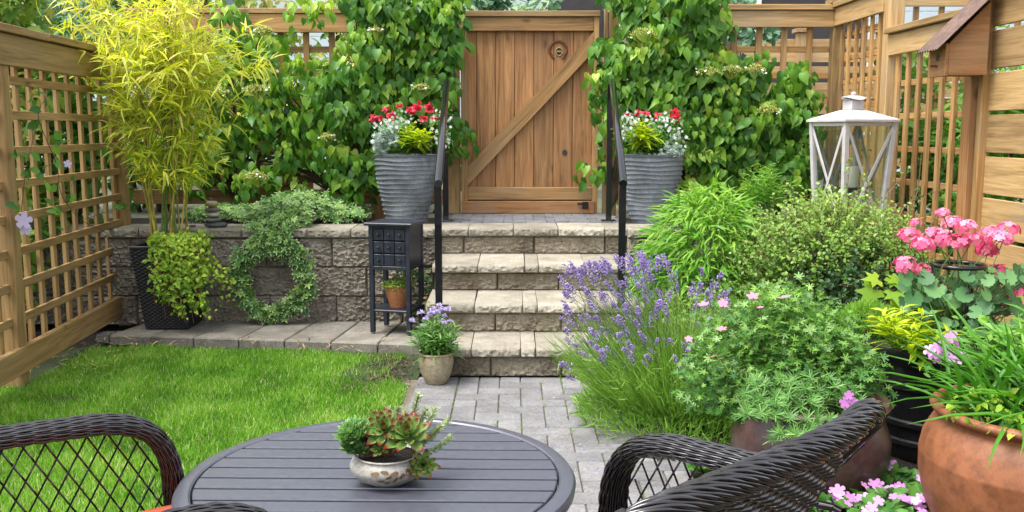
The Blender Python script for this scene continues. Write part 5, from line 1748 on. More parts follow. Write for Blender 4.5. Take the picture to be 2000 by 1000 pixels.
red_meshes = []
for q in range(3):
    k = 26
    d = sphere_dirs(k, -.2)
    red_meshes.append(tri_mesh("bloom", *[scatter(T_petal, d * .006, d + rng.normal(size=(k, 3)) * .3, rng.normal(size=(k, 3)), rnd(k, .015, .026), rng.random(k))[j] for j in (0, 1)], L_red, scatter(T_petal, d * .006, d, d, rnd(k, .014, .024), rng.random(k))[2], None, True))
for c, tag_, reds, limeo, dust in ((PL, "planter behind the black cabinet", [(752, 212), (780, 205), (762, 222), (800, 218), (815, 206), (835, 205), (815, 210), (826, 230), (745, 232), (728, 232), (848, 228), (765, 232), (806, 214), (838, 212)], (812, 268), [(745, 278), (760, 262), (735, 272), (772, 248), (752, 290), (750, 262), (770, 275), (738, 285)]),
                                     (PR, "planter by the dwarf bamboo", [(1246, 222), (1262, 224), (1285, 226), (1318, 220), (1320, 232), (1312, 228), (1225, 224)], (1250, 262), [(1300, 295), (1310, 285), (1318, 300), (1295, 308), (1325, 292), (1305, 312)])):
    top = np.array(c) + [0, 0, .43]
    Yp = c[1]
    t = thing("red_begonia", "red flowering bedding plant in the tall ribbed " + tag_, "flower", tuple(top))
    parts_, prs = shoots(top + [0, .02, 0], 34, .20, .21, T_oval, (.03, .055), .2, .5, (8, 13), 1.0, .12)
    foliage("foliage", t, join(parts_), L_mid); stems(prs, .003, .002).build("stem", M_stemg, t)
    for i, (x, y) in enumerate(reds):
        link("bloom", red_meshes[i % 3], Matrix.Translation(Vector(px(x, y, Yp + rng.uniform(-.10, .06)))) @ Matrix.Scale(rng.uniform(.95, 1.5), 4) @ Matrix.Rotation(rng.uniform(0, 6), 4, 'X'), t)
    t = thing("lime_potato_vine", "chartreuse leafed plant in the tall ribbed " + tag_, "plant", tuple(top))
    lc_ = px(limeo[0], limeo[1] + 12, Yp - .13)
    parts_, prs = shoots(lc_ + [0, 0, -.03], 15, .10, .15, T_willow, (.06, .095), .55, .5, (8, 12), .95, .05)
    p2 = [rosette_lance(lc_ + [0, -.02, .0], 46, .07, .13, T_willow, (-.55, .9), .85, .5, .03)]
    foliage("foliage", t, join(parts_ + p2), L_lime); stems(prs, .0022, .0012).build("stem", M_stemg, t)
    t = thing("silver_foliage_plant", "silvery white leafed plant hanging over the rim of the ribbed " + tag_, "plant", tuple(top))
    parts_ = []
    for (x, y) in dust:
        k = 26
        c0 = px(x, y, Yp - .15 + rng.uniform(-.03, .05))
        d = unit(rng.normal(size=(k, 3)) + [0, -.5, 0])
        parts_.append(scatter(T_palm, c0 + d * .022, d + [0, 0, -.2], d * .5 + np.tile([0, -.5, .6], (k, 1)), rnd(k, .022, .036), rng.random(k)))
    foliage("foliage", t, join(parts_), L_dusty)
    t = thing("white_lobelia", "tiny white flowers trailing in the tall ribbed " + tag_, "flower", tuple(top))
    zones = [((770, 240), 26, 14, 45), ((752, 252), 14, 16, 30), ((858, 250), 16, 24, 40), ((868, 262), 10, 16, 16)] if c is PL else [((1230, 245), 16, 22, 40), ((1300, 245), 22, 16, 34), ((1328, 262), 14, 14, 26), ((1210, 262), 10, 16, 16), ((1275, 232), 30, 8, 16)]
    parts_, lv = [], []
    for (x, y), rx_, ry_, k in zones:
        xs_, ys_ = rng.normal(size=k) * rx_ * .7 + x, rng.normal(size=k) * ry_ * .7 + y
        pos = np.array([px(a, b_, Yp - .12 + rng.uniform(-.08, .06)) for a, b_ in zip(xs_, ys_)])
        parts_.append(scatter(T_flower, pos, np.tile([0, 0, 1.], (k, 1)) + rng.normal(size=(k, 3)) * .4, np.tile(FRONT, (k, 1)) + rng.normal(size=(k, 3)) * .5, rnd(k, .016, .026), rng.random(k)))
        k2 = k * 3
        pos = np.repeat(pos, 3, 0) + rng.normal(size=(k2, 3)) * .015 + [0, .015, -.01]
        lv.append(scatter(T_oval, pos, rng.normal(size=(k2, 3)), np.tile([0, -.5, 1.], (k2, 1)), rnd(k2, .014, .028), rng.random(k2) * .5))
    foliage("flowers", t, join(parts_), L_whitep); foliage("foliage", t, join(lv), L_mid)

# ---- sedum in the small terracotta pot
t = thing("stonecrop", "flat yellow green stonecrop in the terracotta pot on the stand shelf", "plant", tuple(TP + Vector((0, 0, .13))))
k = 1500
a = rng.uniform(0, 6.28, k); q = rng.uniform(0, 1, k) ** .5 * 1.2
pos = np.stack([TP.x + q * np.cos(a) * .078, TP.y + q * np.sin(a) * .078, TP.z + .145 + .022 * (1 - (q / 1.2) ** 2) - .035 * np.clip(q - .98, 0, 1) * 5 * rng.random(k)], 1)
foliage("foliage", t, scatter(T_oval, pos, rng.normal(size=(k, 3)) * [1, 1, .4] + [0, 0, .25], np.tile([0, -.3, 1.], (k, 1)) + rng.normal(size=(k, 3)) * .4, rnd(k, .010, .018), np.clip(rng.normal(size=k) * .25 + .6, 0, 1)), L_sed)

# ---- lilac flowers in the sandy pot
t = thing("lilac_scabious", "lilac pincushion flowers above narrow green leaves in the beige pot", "flower", (BPc[0], BPc[1], .15))
top = np.array(BPc) + [0, 0, .15]
parts_, prs = shoots(top, 80, .125, .17, T_lance, (.045, .08), .5, .9, (7, 11), 1.0, .06)
k = 130
parts_.append(rosette_lance(top + [0, 0, .01], k, .06, .13, T_lance, (.05, 1.3), 1.1, .5, .035))
foliage("foliage", t, join(parts_), L_need); 
vm = []
for q in range(2):
    k = 34; d = sphere_dirs(k, .0)
    V, T_, a, b_ = scatter(T_petal, d * .003, d, rng.normal(size=(k, 3)), rnd(k, .012, .018), rng.random(k), .5)
    vm.append(tri_mesh("flower", V, T_, L_violet, a, b_, True))
for i, (x, y) in enumerate([(805, 626), (822, 612), (832, 625), (840, 612), (852, 612), (862, 606), (868, 618), (862, 628), (875, 605), (878, 628), (828, 638), (848, 646), (858, 598), (846, 605), (868, 632), (838, 618)]):
    p = px(x, y, 4.60 + rng.uniform(-.06, .06))
    link("flower", vm[i % 2], Matrix.Translation(Vector(p)) @ Matrix.Rotation(rng.uniform(-.6, .6), 4, 'X') @ Matrix.Scale(rng.uniform(.8, 1.25), 4), t)
    prs.append((top + rng.normal(size=3) * [.02, .02, 0], p))
for i, (x, y) in enumerate([(830, 582), (838, 590), (850, 597), (842, 599), (828, 592)]):
    p = px(x, y, 4.60); k = 40; d = sphere_dirs(k, -.6)
    V, T_, a, b_ = scatter(T_needle, d * .002, d, rng.normal(size=(k, 3)), rnd(k, .009, .014), rng.random(k), .6)
    o = link("seed_head", tri_mesh("seed_head", V, T_, L_dry, a, b_), Matrix.Translation(Vector(p)), t); prs.append((top, p))
stems(prs, .0016, .0009, 4).build("stem", M_stemg, t)

# ---- lavender
LVc = np.array([.74, 4.02, .0])
lv = thing("lavender", "big lavender bush with purple flower spikes leaning over the paver path", "lavender", tuple(LVc))
N = 2300
az_ = rng.uniform(0, 6.28, N); q = rng.uniform(0, 1, N) ** .5
base = LVc + np.stack([np.cos(az_) * q * .24, np.sin(az_) * q * .20, np.full(N, .02)], 1)
out = np.stack([np.cos(az_) * q * .60 - .10, np.sin(az_) * q * .50 - .06, rng.uniform(.75, 1.1, N) * (1.12 - .5 * q)], 1)
ln_ = rng.uniform(.30, .60, N)
tipp = base + unit(out) * ln_[:, None]
tipp[:, 2] = np.maximum(tipp[:, 2], .06)
parts_ = [scatter(T_blade, base, tipp - base, rng.normal(size=(N, 3)) + [0, -1, .3], np.linalg.norm(tipp - base, axis=1), np.clip(.45 + rng.normal(size=N) * .22, 0, 1), .12)]
k = 5200
i0 = rng.integers(0, N, k); u = rng.uniform(.12, .72, k)
pos = base[i0] + (tipp[i0] - base[i0]) * u[:, None] + rng.normal(size=(k, 3)) * .008
parts_.append(scatter(T_needle, pos, unit(tipp[i0] - base[i0]) * .8 + rng.normal(size=(k, 3)) * .45, rng.normal(size=(k, 3)) + [0, -1, .5], rnd(k, .03, .058), np.clip(.5 + rng.normal(size=k) * .25, 0, 1), .75))
k = 2600   # leafy skirt over the path and the bed
az_ = rng.uniform(2.4, 6.4, k); q = rng.uniform(.55, 1.0, k)
pos = LVc + np.stack([np.cos(az_) * q * .42 - .03, np.sin(az_) * q * .43, rng.uniform(.02, .22, k) * (1.25 - q)], 1)
parts_.append(scatter(T_needle, pos, np.stack([np.cos(az_) * .6, np.sin(az_) * .6, rng.uniform(.2, 1.2, k)], 1) + rng.normal(size=(k, 3)) * .3, rng.normal(size=(k, 3)) + [0, -.6, .6], rnd(k, .035, .07), np.clip(.42 + rng.normal(size=k) * .25, 0, 1), .75))
foliage("foliage", lv, join(parts_), L_lavs)
spk = []
for q in range(6):
    k = 54
    h = rng.uniform(0, 1, k) ** .9 * (.034 + .012 * (q % 3))
    h = np.where(rng.random(k) < .15, -.014, h)
    a = rng.uniform(0, 6.28, k)
    r_ = .0048 * (1.1 - h / .06)
    pos = np.stack([np.cos(a) * r_, np.sin(a) * r_, h], 1)
    V, T_, a2, b_ = scatter(T_bud, pos, np.stack([np.cos(a), np.sin(a), rng.uniform(.3, 1.2, k)], 1), rng.normal(size=(k, 3)), rnd(k, .008, .0135), np.clip(rng.normal(size=k) * .28 + .5, 0, 1))
    spk.append(tri_mesh("flower_spike", V, T_, L_lavf, a2, b_))
prs = []
Ns = 235
for i in range(Ns):
    while True:
        x = rng.uniform(1095, 1420) if rng.random() < .6 else rng.uniform(1110, 1290)
        y = 510 + rng.random() ** 1.5 * 215 + (abs(x - 1245) / 150) ** 1.6 * 30
        if y < 760 and (x > 1100 + max(0, y - 650) * .15): break
    Y = rng.uniform(3.72, 4.35) - (y - 560) * .0009
    p = px(x, y, Y)
    ii = rng.integers(0, N)
    bs = base[ii]
    tilt = unit(p - bs)
    m = leaf_matrix(p, np.cross(tilt, [0, 1., 0.3]), tilt, rng.uniform(.65, 1.1))
    link("flower_spike", spk[i % 6], m, lv)
    prs.append((bs + (p - bs) * .25, p))
stems(prs, .0013, .0010, 3).build("flower_stems", M_stemg, lv)

# ---- dwarf bamboo clump
db = thing("dwarf_bamboo", "arching clump of narrow bright green bamboo leaves beside the steps", "bamboo", (1.13, 5.45, 0))
c = np.array([1.13, 5.42, .02])
N = 5200
d = unit(rng.normal(size=(N * 2, 3)) + [0, -.35, .2]); d = d[d[:, 2] > -.35][:N]
rad = np.array([.44, .40, .92])
q = rng.uniform(.62, 1.02, (len(d), 1)) ** .6
pos = c + [0, 0, .0] + d * rad * q
pos[:, 2] = np.clip(pos[:, 2], .05, 2)
dd = d * [1.2, 1.2, .35] + rng.normal(size=d.shape) * .35 + [-.05, -.2, -.18]
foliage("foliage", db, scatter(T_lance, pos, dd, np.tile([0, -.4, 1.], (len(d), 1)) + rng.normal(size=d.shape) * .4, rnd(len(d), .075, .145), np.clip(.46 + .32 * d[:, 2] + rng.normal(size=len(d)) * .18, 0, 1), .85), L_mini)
prs = [(c + rng.normal(size=3) * [.1, .1, 0], p) for p in pos[:160]]
stems(prs, .003, .001, 4).build("stem", M_stemg, db)
db2 = thing("feathery_bamboo_shoot", "feathery upright green shoots rising behind the dwarf bamboo clump", "plant", (1.5, 5.75, .6))
c2 = px(1492, 400, 5.75)
p_, pr_ = shoots(c2 + [0, 0, -.05], 34, .16, .28, T_lance, (.05, .085), .6, .5, (14, 20), 1.1, .10)
foliage("foliage", db2, join(p_), L_mini); stems(pr_, .002, .001).build("stem", M_stemg, db2)

# ---- box honeysuckle
def twiggy(name, label, cat, c, rad, ntw, tm, mat, size, tl, lenr, kk, up=.5, wide=1.0, floor=.05, front=.3, dark=0.0):
    t = thing(name, label, cat, (c[0], c[1], 0))
    d = unit(rng.normal(size=(ntw * 3, 3)) + [0, -front, .25]); d = d[d[:, 2] > -.5][:ntw]
    parts, prs = [], []
    for v in d:
        e = np.asarray(c) + v * rad * rng.uniform(.75, 1.0)
        if e[2] < floor: continue
        tw = unit(v * [1, 1, .6] + rng.normal(size=3) * .4 + [0, 0, up * .5])
        L0 = rng.uniform(*lenr)
        a, z = e - tw * L0 * .5, e + tw * L0 * .5
        prs.append((a, z))
        u = np.linspace(0, 1, kk)
        pos = a + (z - a) * u[:, None] + rng.normal(size=(kk, 3)) * .004
        az2 = np.arange(kk) * 1.57 + rng.uniform(0, 6)
        side = unit(np.cross(tw, rng.normal(size=3))); oth = np.cross(tw, side)
        dd_ = side * np.cos(az2)[:, None] + oth * np.sin(az2)[:, None] + tw * .5
        parts.append(scatter(tm, pos, dd_, np.tile([0, -.4, 1.], (kk, 1)) + rng.normal(size=(kk, 3)) * .4, rnd(kk, *size), np.clip(tl + .28 * v[2] + rng.normal(size=kk) * .14, 0, 1), wide))
    foliage("foliage", t, join(parts), mat)
    stems(prs, .0022, .0012, 3).build("twigs", M_stemr, t, kind="stuff")
    b = MB()
    for q in range(7):
        e = np.asarray(c) + d[q] * rad * .7
        b.tube(spline([(c[0] + rng.normal() * .03, c[1] + rng.normal() * .03, 0), (np.array([c[0], c[1], 0]) + e) / 2 + [0, 0, .05], e], 7), [.012, .011, .010, .008, .007, .006, .004], 6, False)
    b.build("stem", M_bark, t, True)
    return t


twiggy("box_honeysuckle", "loose olive green small leafed shrub in front of the lantern", "shrub", (1.70, 5.02, .45), np.array([.50, .42, .43]), 720, T_oval, L_box, (.016, .027), .52, (.14, .30), 22, 1.0, 1.25, .25, .45)
twiggy("box_honeysuckle", "dark green small leafed shrub between olive shrub and pink geraniums", "shrub", (1.78, 4.72, .30), np.array([.42, .30, .36]), 420, T_oval, L_boxd, (.018, .030), .45, (.10, .18), 18, .4, 1.3, .06, .4)
# tall wispy shoots in front of the lantern
tw = thing("wispy_shoots", "thin arching shoots with tiny leaves rising in front of the lantern", "shrub", (2.0, 5.4, .5))
parts_, b = [], MB()
for (pa, pb, pc_) in (((1660, 450), (1655, 380), (1662, 300)), ((1700, 470), (1720, 400), (1775, 330)), ((1690, 460), (1700, 390), (1690, 345)), ((1740, 480), (1770, 400), (1855, 365)), ((1600, 440), (1560, 390), (1530, 345)), ((1810, 470), (1830, 420), (1870, 400)), ((1640, 450), (1610, 400), (1600, 370)), ((1760, 470), (1790, 380), (1800, 300))):
    P = spline([px(*pa, 5.3), px(*pb, 5.35), px(*pc_, 5.4)], 16); b.tube(P, [.0035 - .00015 * q for q in range(16)], 4, False)
    k = 34; i0 = rng.integers(1, 16, k)
    pos = np.array([np.array(P[q]) for q in i0]) + rng.normal(size=(k, 3)) * .006
    parts_.append(scatter(T_oval, pos, rng.normal(size=(k, 3)) + [0, 0, .5], np.tile([0, -.6, .8], (k, 1)) + rng.normal(size=(k, 3)) * .4, rnd(k, .014, .026), np.clip(rng.normal(size=k) * .25 + .4, 0, 1), 1.2))
foliage("foliage", tw, join(parts_), L_box); b.build("twigs", M_stemr, tw, kind="stuff")
# low azalea between lavender and dwarf bamboo
twiggy("low_azalea", "low yellowish green shrub behind the lavender flowers", "shrub", (1.02, 4.95, .15), np.array([.28, .16, .24]), 150, T_oval, L_box, (.02, .034), .5, (.07, .14), 12, .8, 1.0, .03, .3)

# ---- cranesbill over the glazed pot
cg = thing("cranesbill", "mounded cranesbill with finely cut blue green leaves above the glazed pot", "plant", (1.0, 3.3, .3))
parts_, prs = [], []
c = np.array([.985, 3.32, .315])
N = 6800
d = unit(rng.normal(size=(N * 3, 3)) + [-.1, -.35, .35]); d = d[d[:, 2] > -.12][:N]
rad = np.array([.325, .29, .355])
lump = np.array([1 + .22 * mnoise.noise(Vector(v * 2.6)) + .10 * mnoise.noise(Vector(v * 6)) for v in d])[:, None]
pos = c + d * rad * lump * (rng.uniform(.70, 1.04, (len(d), 1)) + .16 * (rng.random((len(d), 1)) < .05))
pos[:, 0] -= .08 * np.clip(.5 - d[:, 2], 0, 1) * (d[:, 0] < 0)
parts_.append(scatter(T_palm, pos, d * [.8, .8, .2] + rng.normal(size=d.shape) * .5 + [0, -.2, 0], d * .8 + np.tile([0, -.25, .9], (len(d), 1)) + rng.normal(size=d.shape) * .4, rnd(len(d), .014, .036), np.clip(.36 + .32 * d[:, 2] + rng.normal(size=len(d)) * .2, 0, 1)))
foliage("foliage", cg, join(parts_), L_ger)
stems([(c + rng.normal(size=3) * [.05, .05, .02], p) for p in pos[:260]], .0018, .001, 3).build("stem", M_stemg, cg)
pm = tri_mesh("flower", T_flower[0], T_flower[1], L_pink, np.full(len(T_flower[0]), .75), T_flower[2], True)
prs = []
for (x, y, s) in ((1412, 592, .036), (1470, 578, .042), (1532, 580, .042), (1410, 642, .038), (1392, 696, .038), (1345, 662, .028), (1374, 594, .04), (1485, 600, .024)):
    p = px(x, y, 3.10 + .1 * rng.random()); link("flower", pm, leaf_matrix(p, (1, .2, .2), (.1 + rng.normal() * .5, -.15 + rng.normal() * .25, .9), s), cg); prs.append((c + rng.normal(size=3) * .05, p))
stems(prs, .0014, .001, 3).build("flower_stems", M_stemr, cg)

# ---- whorled plant at the front of the glazed pot
wp = thing("whorled_candytuft", "plant with star-like whorls of narrow leaves at the front of the glazed pot", "plant", (BRc[0], BRc[1] - .1, .33))
parts_, prs = [], []
for i in range(165):
    x = rng.uniform(1450, 1690); y = rng.uniform(740, 858) - (x - 1450) * .03
    if y > 815 and x < 1500: continue
    if (x - 1555) ** 2 / 120 ** 2 + (y - 795) ** 2 / 75 ** 2 > 1.15: continue
    p = px(x, y, 2.86 + .14 * ((800 - y) / 80) + rng.uniform(0, .12))
    k = int(rng.integers(12, 18))
    az_ = np.arange(k) * 2 * math.pi / k + rng.uniform(0, 6); ax = unit(np.array([rng.normal() * .5, -.7, .9]))
    s1 = unit(np.cross(ax, [1., 0, .2])); s2 = np.cross(ax, s1)
    dd_ = s1 * np.cos(az_)[:, None] + s2 * np.sin(az_)[:, None] + ax * rng.uniform(.15, .9, k)[:, None]
    parts_.append(scatter(T_needle, np.tile(p, (k, 1)) - ax * rng.uniform(0, .012, k)[:, None], dd_, np.tile(ax, (k, 1)), rnd(k, .022, .042), np.clip(.45 + rng.normal(size=k) * .18, 0, 1), .85))
    prs.append((np.array(BRc) + [rng.normal() * .09, -.05 + rng.normal() * .05, .34], p))
foliage("foliage", wp, join(parts_), L_need); stems(prs, .0018, .0012, 3).build("stem", M_stemg, wp)
mv = tri_mesh("flower", T_flower[0], T_flower[1], L_mauve, np.full(len(T_flower[0]), .25), T_flower[2], True)
ip = thing("petunia", "magenta petunia blooms beside the braided chair back", "flower", tuple(px(1655, 800, 2.85)))
for (x, y, s) in ((1658, 772, .030), (1650, 786, .036), (1660, 800, .038), (1652, 812, .036), (1668, 784, .026)):
    link("flower", mv, leaf_matrix(px(x, y, 2.80), (0, .2, 1), (rng.normal() * .3, -1, .3), s), ip)
b = MB(); b.tube([np.array(BRc) + [.16, -.05, .34], px(1665, 805, 2.82)], .003, 5); b.build("stem", M_stemg, ip)

# ---- planting of the black planter
pg = thing("pink_geranium", "pink flowering geranium with round zoned leaves in the black planter", "flower", (BKc[0], BKc[1], .4))
c = np.array([1.70, 3.62, .40])
pelm = single_meshes("leaf", T_pel, L_pel, [.1, .35, .6, .85])
prs = []
for i in range(150):
    x, y = rng.uniform(1765, 2010), rng.uniform(520, 655)
    if i < 10: x, y = [(1850, 600), (1820, 585), (1900, 545), (1925, 545), (1800, 570), (1965, 560), (1880, 590), (1830, 560), (1910, 600), (1790, 590)][i]
    Y = rng.uniform(3.45, 3.75)
    p = px(x, y, Y)
    link("leaf", pelm[i % 4], leaf_matrix(p, (rng.normal() * .6, -.5 + rng.normal() * .3, -.5 + rng.normal() * .3), (rng.normal() * .5, -.8 + rng.normal() * .2, .65), rng.uniform(.040, .078)), pg)
    prs.append((c + rng.normal(size=3) * [.06, .05, 0], p))
pkm = []
for q in range(4):
    k = 30
    d = sphere_dirs(k, -.25)
    pp = []
    for v in d:
        pp.append(scatter(T_flower, [v * [.040, .038, .031] * rng.uniform(.8, 1.05)], [np.cross(v, rng.normal(size=3))], [v + rng.normal(size=3) * .15], [rng.uniform(.020, .030)], [np.clip(.52 + .3 * v[2] + rng.normal() * .18 - (.5 if q == 3 else 0), 0, 1)]))
    V, T_, a, b_ = join(pp)
    pkm.append(tri_mesh("flower_head", V, T_, L_pink, a, b_, True))
heads = [(1841, 418, 0, .6), (1789, 436, 1, .5), (1775, 462, 0, .95), (1800, 480, 1, .95), (1830, 465, 2, 1.1), (1862, 440, 0, 1.0), (1850, 470, 1, 1.1), (1888, 445, 2, .8), (1900, 468, 1, .8), (1938, 462, 0, 1.15), (1955, 470, 2, 1.0), (1930, 490, 3, 1.0), (1768, 520, 1, 1.0), (1800, 528, 2, .7), (1950, 535, 3, 1.0), (1992, 542, 2, .8), (1955, 592, 0, 1.0), (1996, 572, 1, 1.0), (1968, 450, 1, .9), (1870, 475, 2, .9)]
for (x, y, v, s) in heads:
    p = px(x, y, rng.uniform(3.5, 3.72))
    link("flower_head", pkm[v], Matrix.Translation(Vector(p)) @ Matrix.Rotation(rng.uniform(0, 6), 4, 'Z') @ Matrix.Scale(s * 1.2, 4), pg)
    prs.append((c + rng.normal(size=3) * [.06, .04, 0] + [.0, 0, .1], p))
stems(prs, .0028, .002, 4).build("stem", M_stemg, pg)
lm2 = thing("lime_leaf_plant", "chartreuse leafed plant at the rim of the black planter", "plant", tuple(px(1770, 670, 3.42)))
p_, pr_ = shoots(px(1772, 682, 3.45), 20, .15, .15, T_willow, (.06, .10), .55, .6, (8, 11), .85, .07)
p2 = [rosette_lance(px(1785, 678, 3.42), 44, .07, .14, T_willow, (-.5, .8), .75, .5, .04)]
foliage("foliage", lm2, join(p_ + p2), L_lime); stems(pr_, .002, .0012).build("stem", M_stemg, lm2)
vp = thing("mauve_nemesia", "pale mauve flowers hanging over the rim of the black planter", "flower", tuple(px(1850, 690, 3.38)))
mlight = [tri_mesh("flower", T_flower[0], T_flower[1], L_mauve, np.full(len(T_flower[0]), v), T_flower[2], True) for v in (.6, .8, 1.0)]
for i, (x, y) in enumerate([(1822, 690), (1832, 680), (1840, 695), (1848, 680), (1850, 705), (1838, 672), (1855, 660), (1860, 655), (1852, 668), (1868, 682), (1872, 692), (1880, 700), (1830, 700), (1845, 690), (1858, 700), (1866, 664), (1870, 700), (1815, 684)]):
    link("flower", mlight[i % 3], leaf_matrix(px(x, y, 3.30 + .05 * rng.random()), (rng.normal() * .4, .2, 1), (rng.normal() * .5, -1, .35), rng.uniform(.035, .05)), vp)
k = 170
pos = px(1850, 690, 3.36) + rng.normal(size=(k, 3)) * [.05, .03, .04]
foliage("foliage", vp, scatter(T_oval, pos, rng.normal(size=(k, 3)), np.tile([0, -.6, .8], (k, 1)), rnd(k, .018, .034), rng.random(k) * .6), L_mid)
gm = thing("green_moss_sandwort", "soft bright green needle mound between cranesbill and lime plant", "plant", tuple(px(1690, 650, 3.75)))
c = px(1692, 668, 3.78); k = 2600
d = sphere_dirs(k, -.1); pos = c + d * [.13, .11, .15]
foliage("foliage", gm, scatter(T_needle, pos, d + rng.normal(size=d.shape) * .5 + [0, 0, .4], rng.normal(size=d.shape) + [0, -1, .5], rnd(len(d), .022, .04), np.clip(.5 + .25 * d[:, 2] + rng.normal(size=len(d)) * .15, 0, 1), .7), L_mini)
b = MB(); b.tube([(c[0], c[1], 0), tuple(c)], .012, 6); b.build("stem", M_stemg, gm)
gv = thing("lime_vine", "lime green lobed leaves of a vine rising beside the geranium", "vine", tuple(px(1725, 600, 3.9)))
ivm = single_meshes("leaf", T_ivy, L_creep, [.25, .5, .7])
prs = []
for i, (x, y, s) in enumerate([(1712, 560, .13), (1735, 590, .14), (1700, 600, .14), (1745, 565, .12), (1760, 545, .10), (1720, 545, .10), (1690, 598, .10), (1728, 610, .12), (1755, 600, .11), (1738, 540, .09)]):
    p = px(x, y, 3.85 + .08 * rng.random())
    link("leaf", ivm[i % 3], leaf_matrix(p, (rng.normal() * .9 - .3, -.4, -.2 + rng.normal() * .3), (rng.normal() * .3, -.7, .7), s * .9), gv)
    prs.append((px(1745, 690, 3.9), p))
stems(prs, .003, .002).build("stem", M_stemr, gv)

# ---- plants of the terracotta pot
top = np.array(TCc) + [0, 0, .445]
sl_ = thing("strap_leaf_lily", "long green strap leaves arching out of the large terracotta pot", "plant", tuple(top))
k = 260
az_ = rng.uniform(0, 6.28, k); el = rng.uniform(.25, 1.35, k)
d = np.stack([np.cos(az_) * np.cos(el), np.sin(az_) * np.cos(el), np.sin(el) + .2], 1)
pos = top + np.stack([rng.normal(size=k) * .10 + .0, rng.normal(size=k) * .09, np.zeros(k)], 1)
foliage("foliage", sl_, scatter(T_strap, pos, d, np.tile(UP, (k, 1)) - d * .3 + rng.normal(size=(k, 3)) * .2, rnd(k, .20, .36), np.clip(.38 + rng.normal(size=k) * .2, 0, 1), .55), L_strap, None)
lf2 = thing("leafy_perennial", "upright plant with pointed light green leaves behind the terracotta pot lily", "plant", tuple(top + [0, .15, 0]))
p_, pr_ = shoots(np.array([1.60, 2.82, .46]), 34, .20, .25, T_willow, (.055, .10), .55, .5, (10, 15), 1.25, .13)
foliage("foliage", lf2, join(p_), L_mid); stems(pr_, .003, .0016).build("stem", M_stemg, lf2)
cj_ = thing("creeping_jenny", "yellow green small rounded leaves at the rim of the terracotta pot", "plant", tuple(top + [-.15, -.05, 0]))
k = 90
pos = top + np.stack([-.16 + rng.normal(size=k) * .06, -.08 + rng.normal(size=k) * .08, .02 + rng.random(k) * .06], 1)
foliage("foliage", cj_, scatter(T_heart, pos, rng.normal(size=(k, 3)) + [-.3, -.4, -.1], np.tile([0, -.5, 1.], (k, 1)) + rng.normal(size=(k, 3)) * .4, rnd(k, .014, .028), np.clip(.45 + rng.normal(size=k) * .25, 0, 1)), L_creep)

# ---- impatiens on the ground
im = [tri_mesh("flower", T_flower[0], T_flower[1], L_mauve, np.full(len(T_flower[0]), v), T_flower[2], True) for v in (.35, .6, .9)]
spots = [(1600, 985, "beside the chair leg"), (1665, 962, "between chair and terracotta pot"), (1745, 940, "below the glazed pot"), (1800, 985, "at the foot of the terracotta pot"), (1700, 1010, "behind the rear leg of the wicker chair"), (1760, 990, "in front of the bare mulch")]
for (x, y, lab) in spots:
    Y = 2.78 + (985 - y) * .006
    c = px(x, y, Y)
    t = thing("impatiens", "mauve pink impatiens " + lab, "flower", (c[0], c[1], 0), "impatiens along the bed")
    k = 170
    d = sphere_dirs(k, -.2)
    pos = np.array([c[0], c[1], max(.04, c[2] - .04)]) + d * [.11, .10, .07] * rng.uniform(.5, 1, (len(d), 1))
    pos[:, 2] = np.maximum(pos[:, 2], .01)
    foliage("foliage", t, scatter(T_oval, pos, d * [1, 1, .2] + rng.normal(size=d.shape) * .3, np.tile([0, -.4, 1.], (len(d), 1)) + rng.normal(size=d.shape) * .3, rnd(len(d), .035, .06), rng.random(len(d)) * .4, 1.1), L_mid)
    for i in range(19):
        v = unit(rng.normal(size=3) + [0, -.3, .8])
        p = np.array([c[0], c[1], max(.05, c[2] - .03)]) + v * [.125, .11, .085]
        link("flower", im[i % 3], leaf_matrix(p, (rng.normal(), rng.normal() * .5, .2), (rng.normal() * .4, -.5, .8), rng.uniform(.028, .043)), t)
hg = thing("broad_leaf_seedling", "low broad leafed green plant at the lavender's foot by the glazed pot", "plant", tuple(px(1400, 900, 3.25)))
k = 16
az_ = np.arange(k) * 2.4
pos = np.array([.70, 3.28, .02]) + np.zeros((k, 3))
foliage("foliage", hg, scatter(T_oval, pos, np.stack([np.cos(az_), np.sin(az_), rng.uniform(.3, 1.3, k)], 1), np.tile(UP, (k, 1)), rnd(k, .07, .12), rnd(k, .1, .5), 1.1), L_mid, None)

# ---- succulents in the bowl
def rosette(n, r, open_=1.0):
    i = np.arange(n); a = i * 2.39996; q = (i + .5) / n
    el = np.clip(1.35 - q * 1.35 * open_, .05, 1.5)
    d = np.stack([np.cos(a) * np.cos(el), np.sin(a) * np.cos(el), np.sin(el)], 1)
    pos = np.stack([np.cos(a) * .10 * r * q, np.sin(a) * .10 * r * q, .25 * r * (1 - q)], 1)
    nn = UP[None] * 1.0 - d * .2 + np.stack([-np.cos(a), -np.sin(a), np.zeros(n)], 1) * .5
    return pos, d, nn, r * (.35 + .65 * q ** .6)


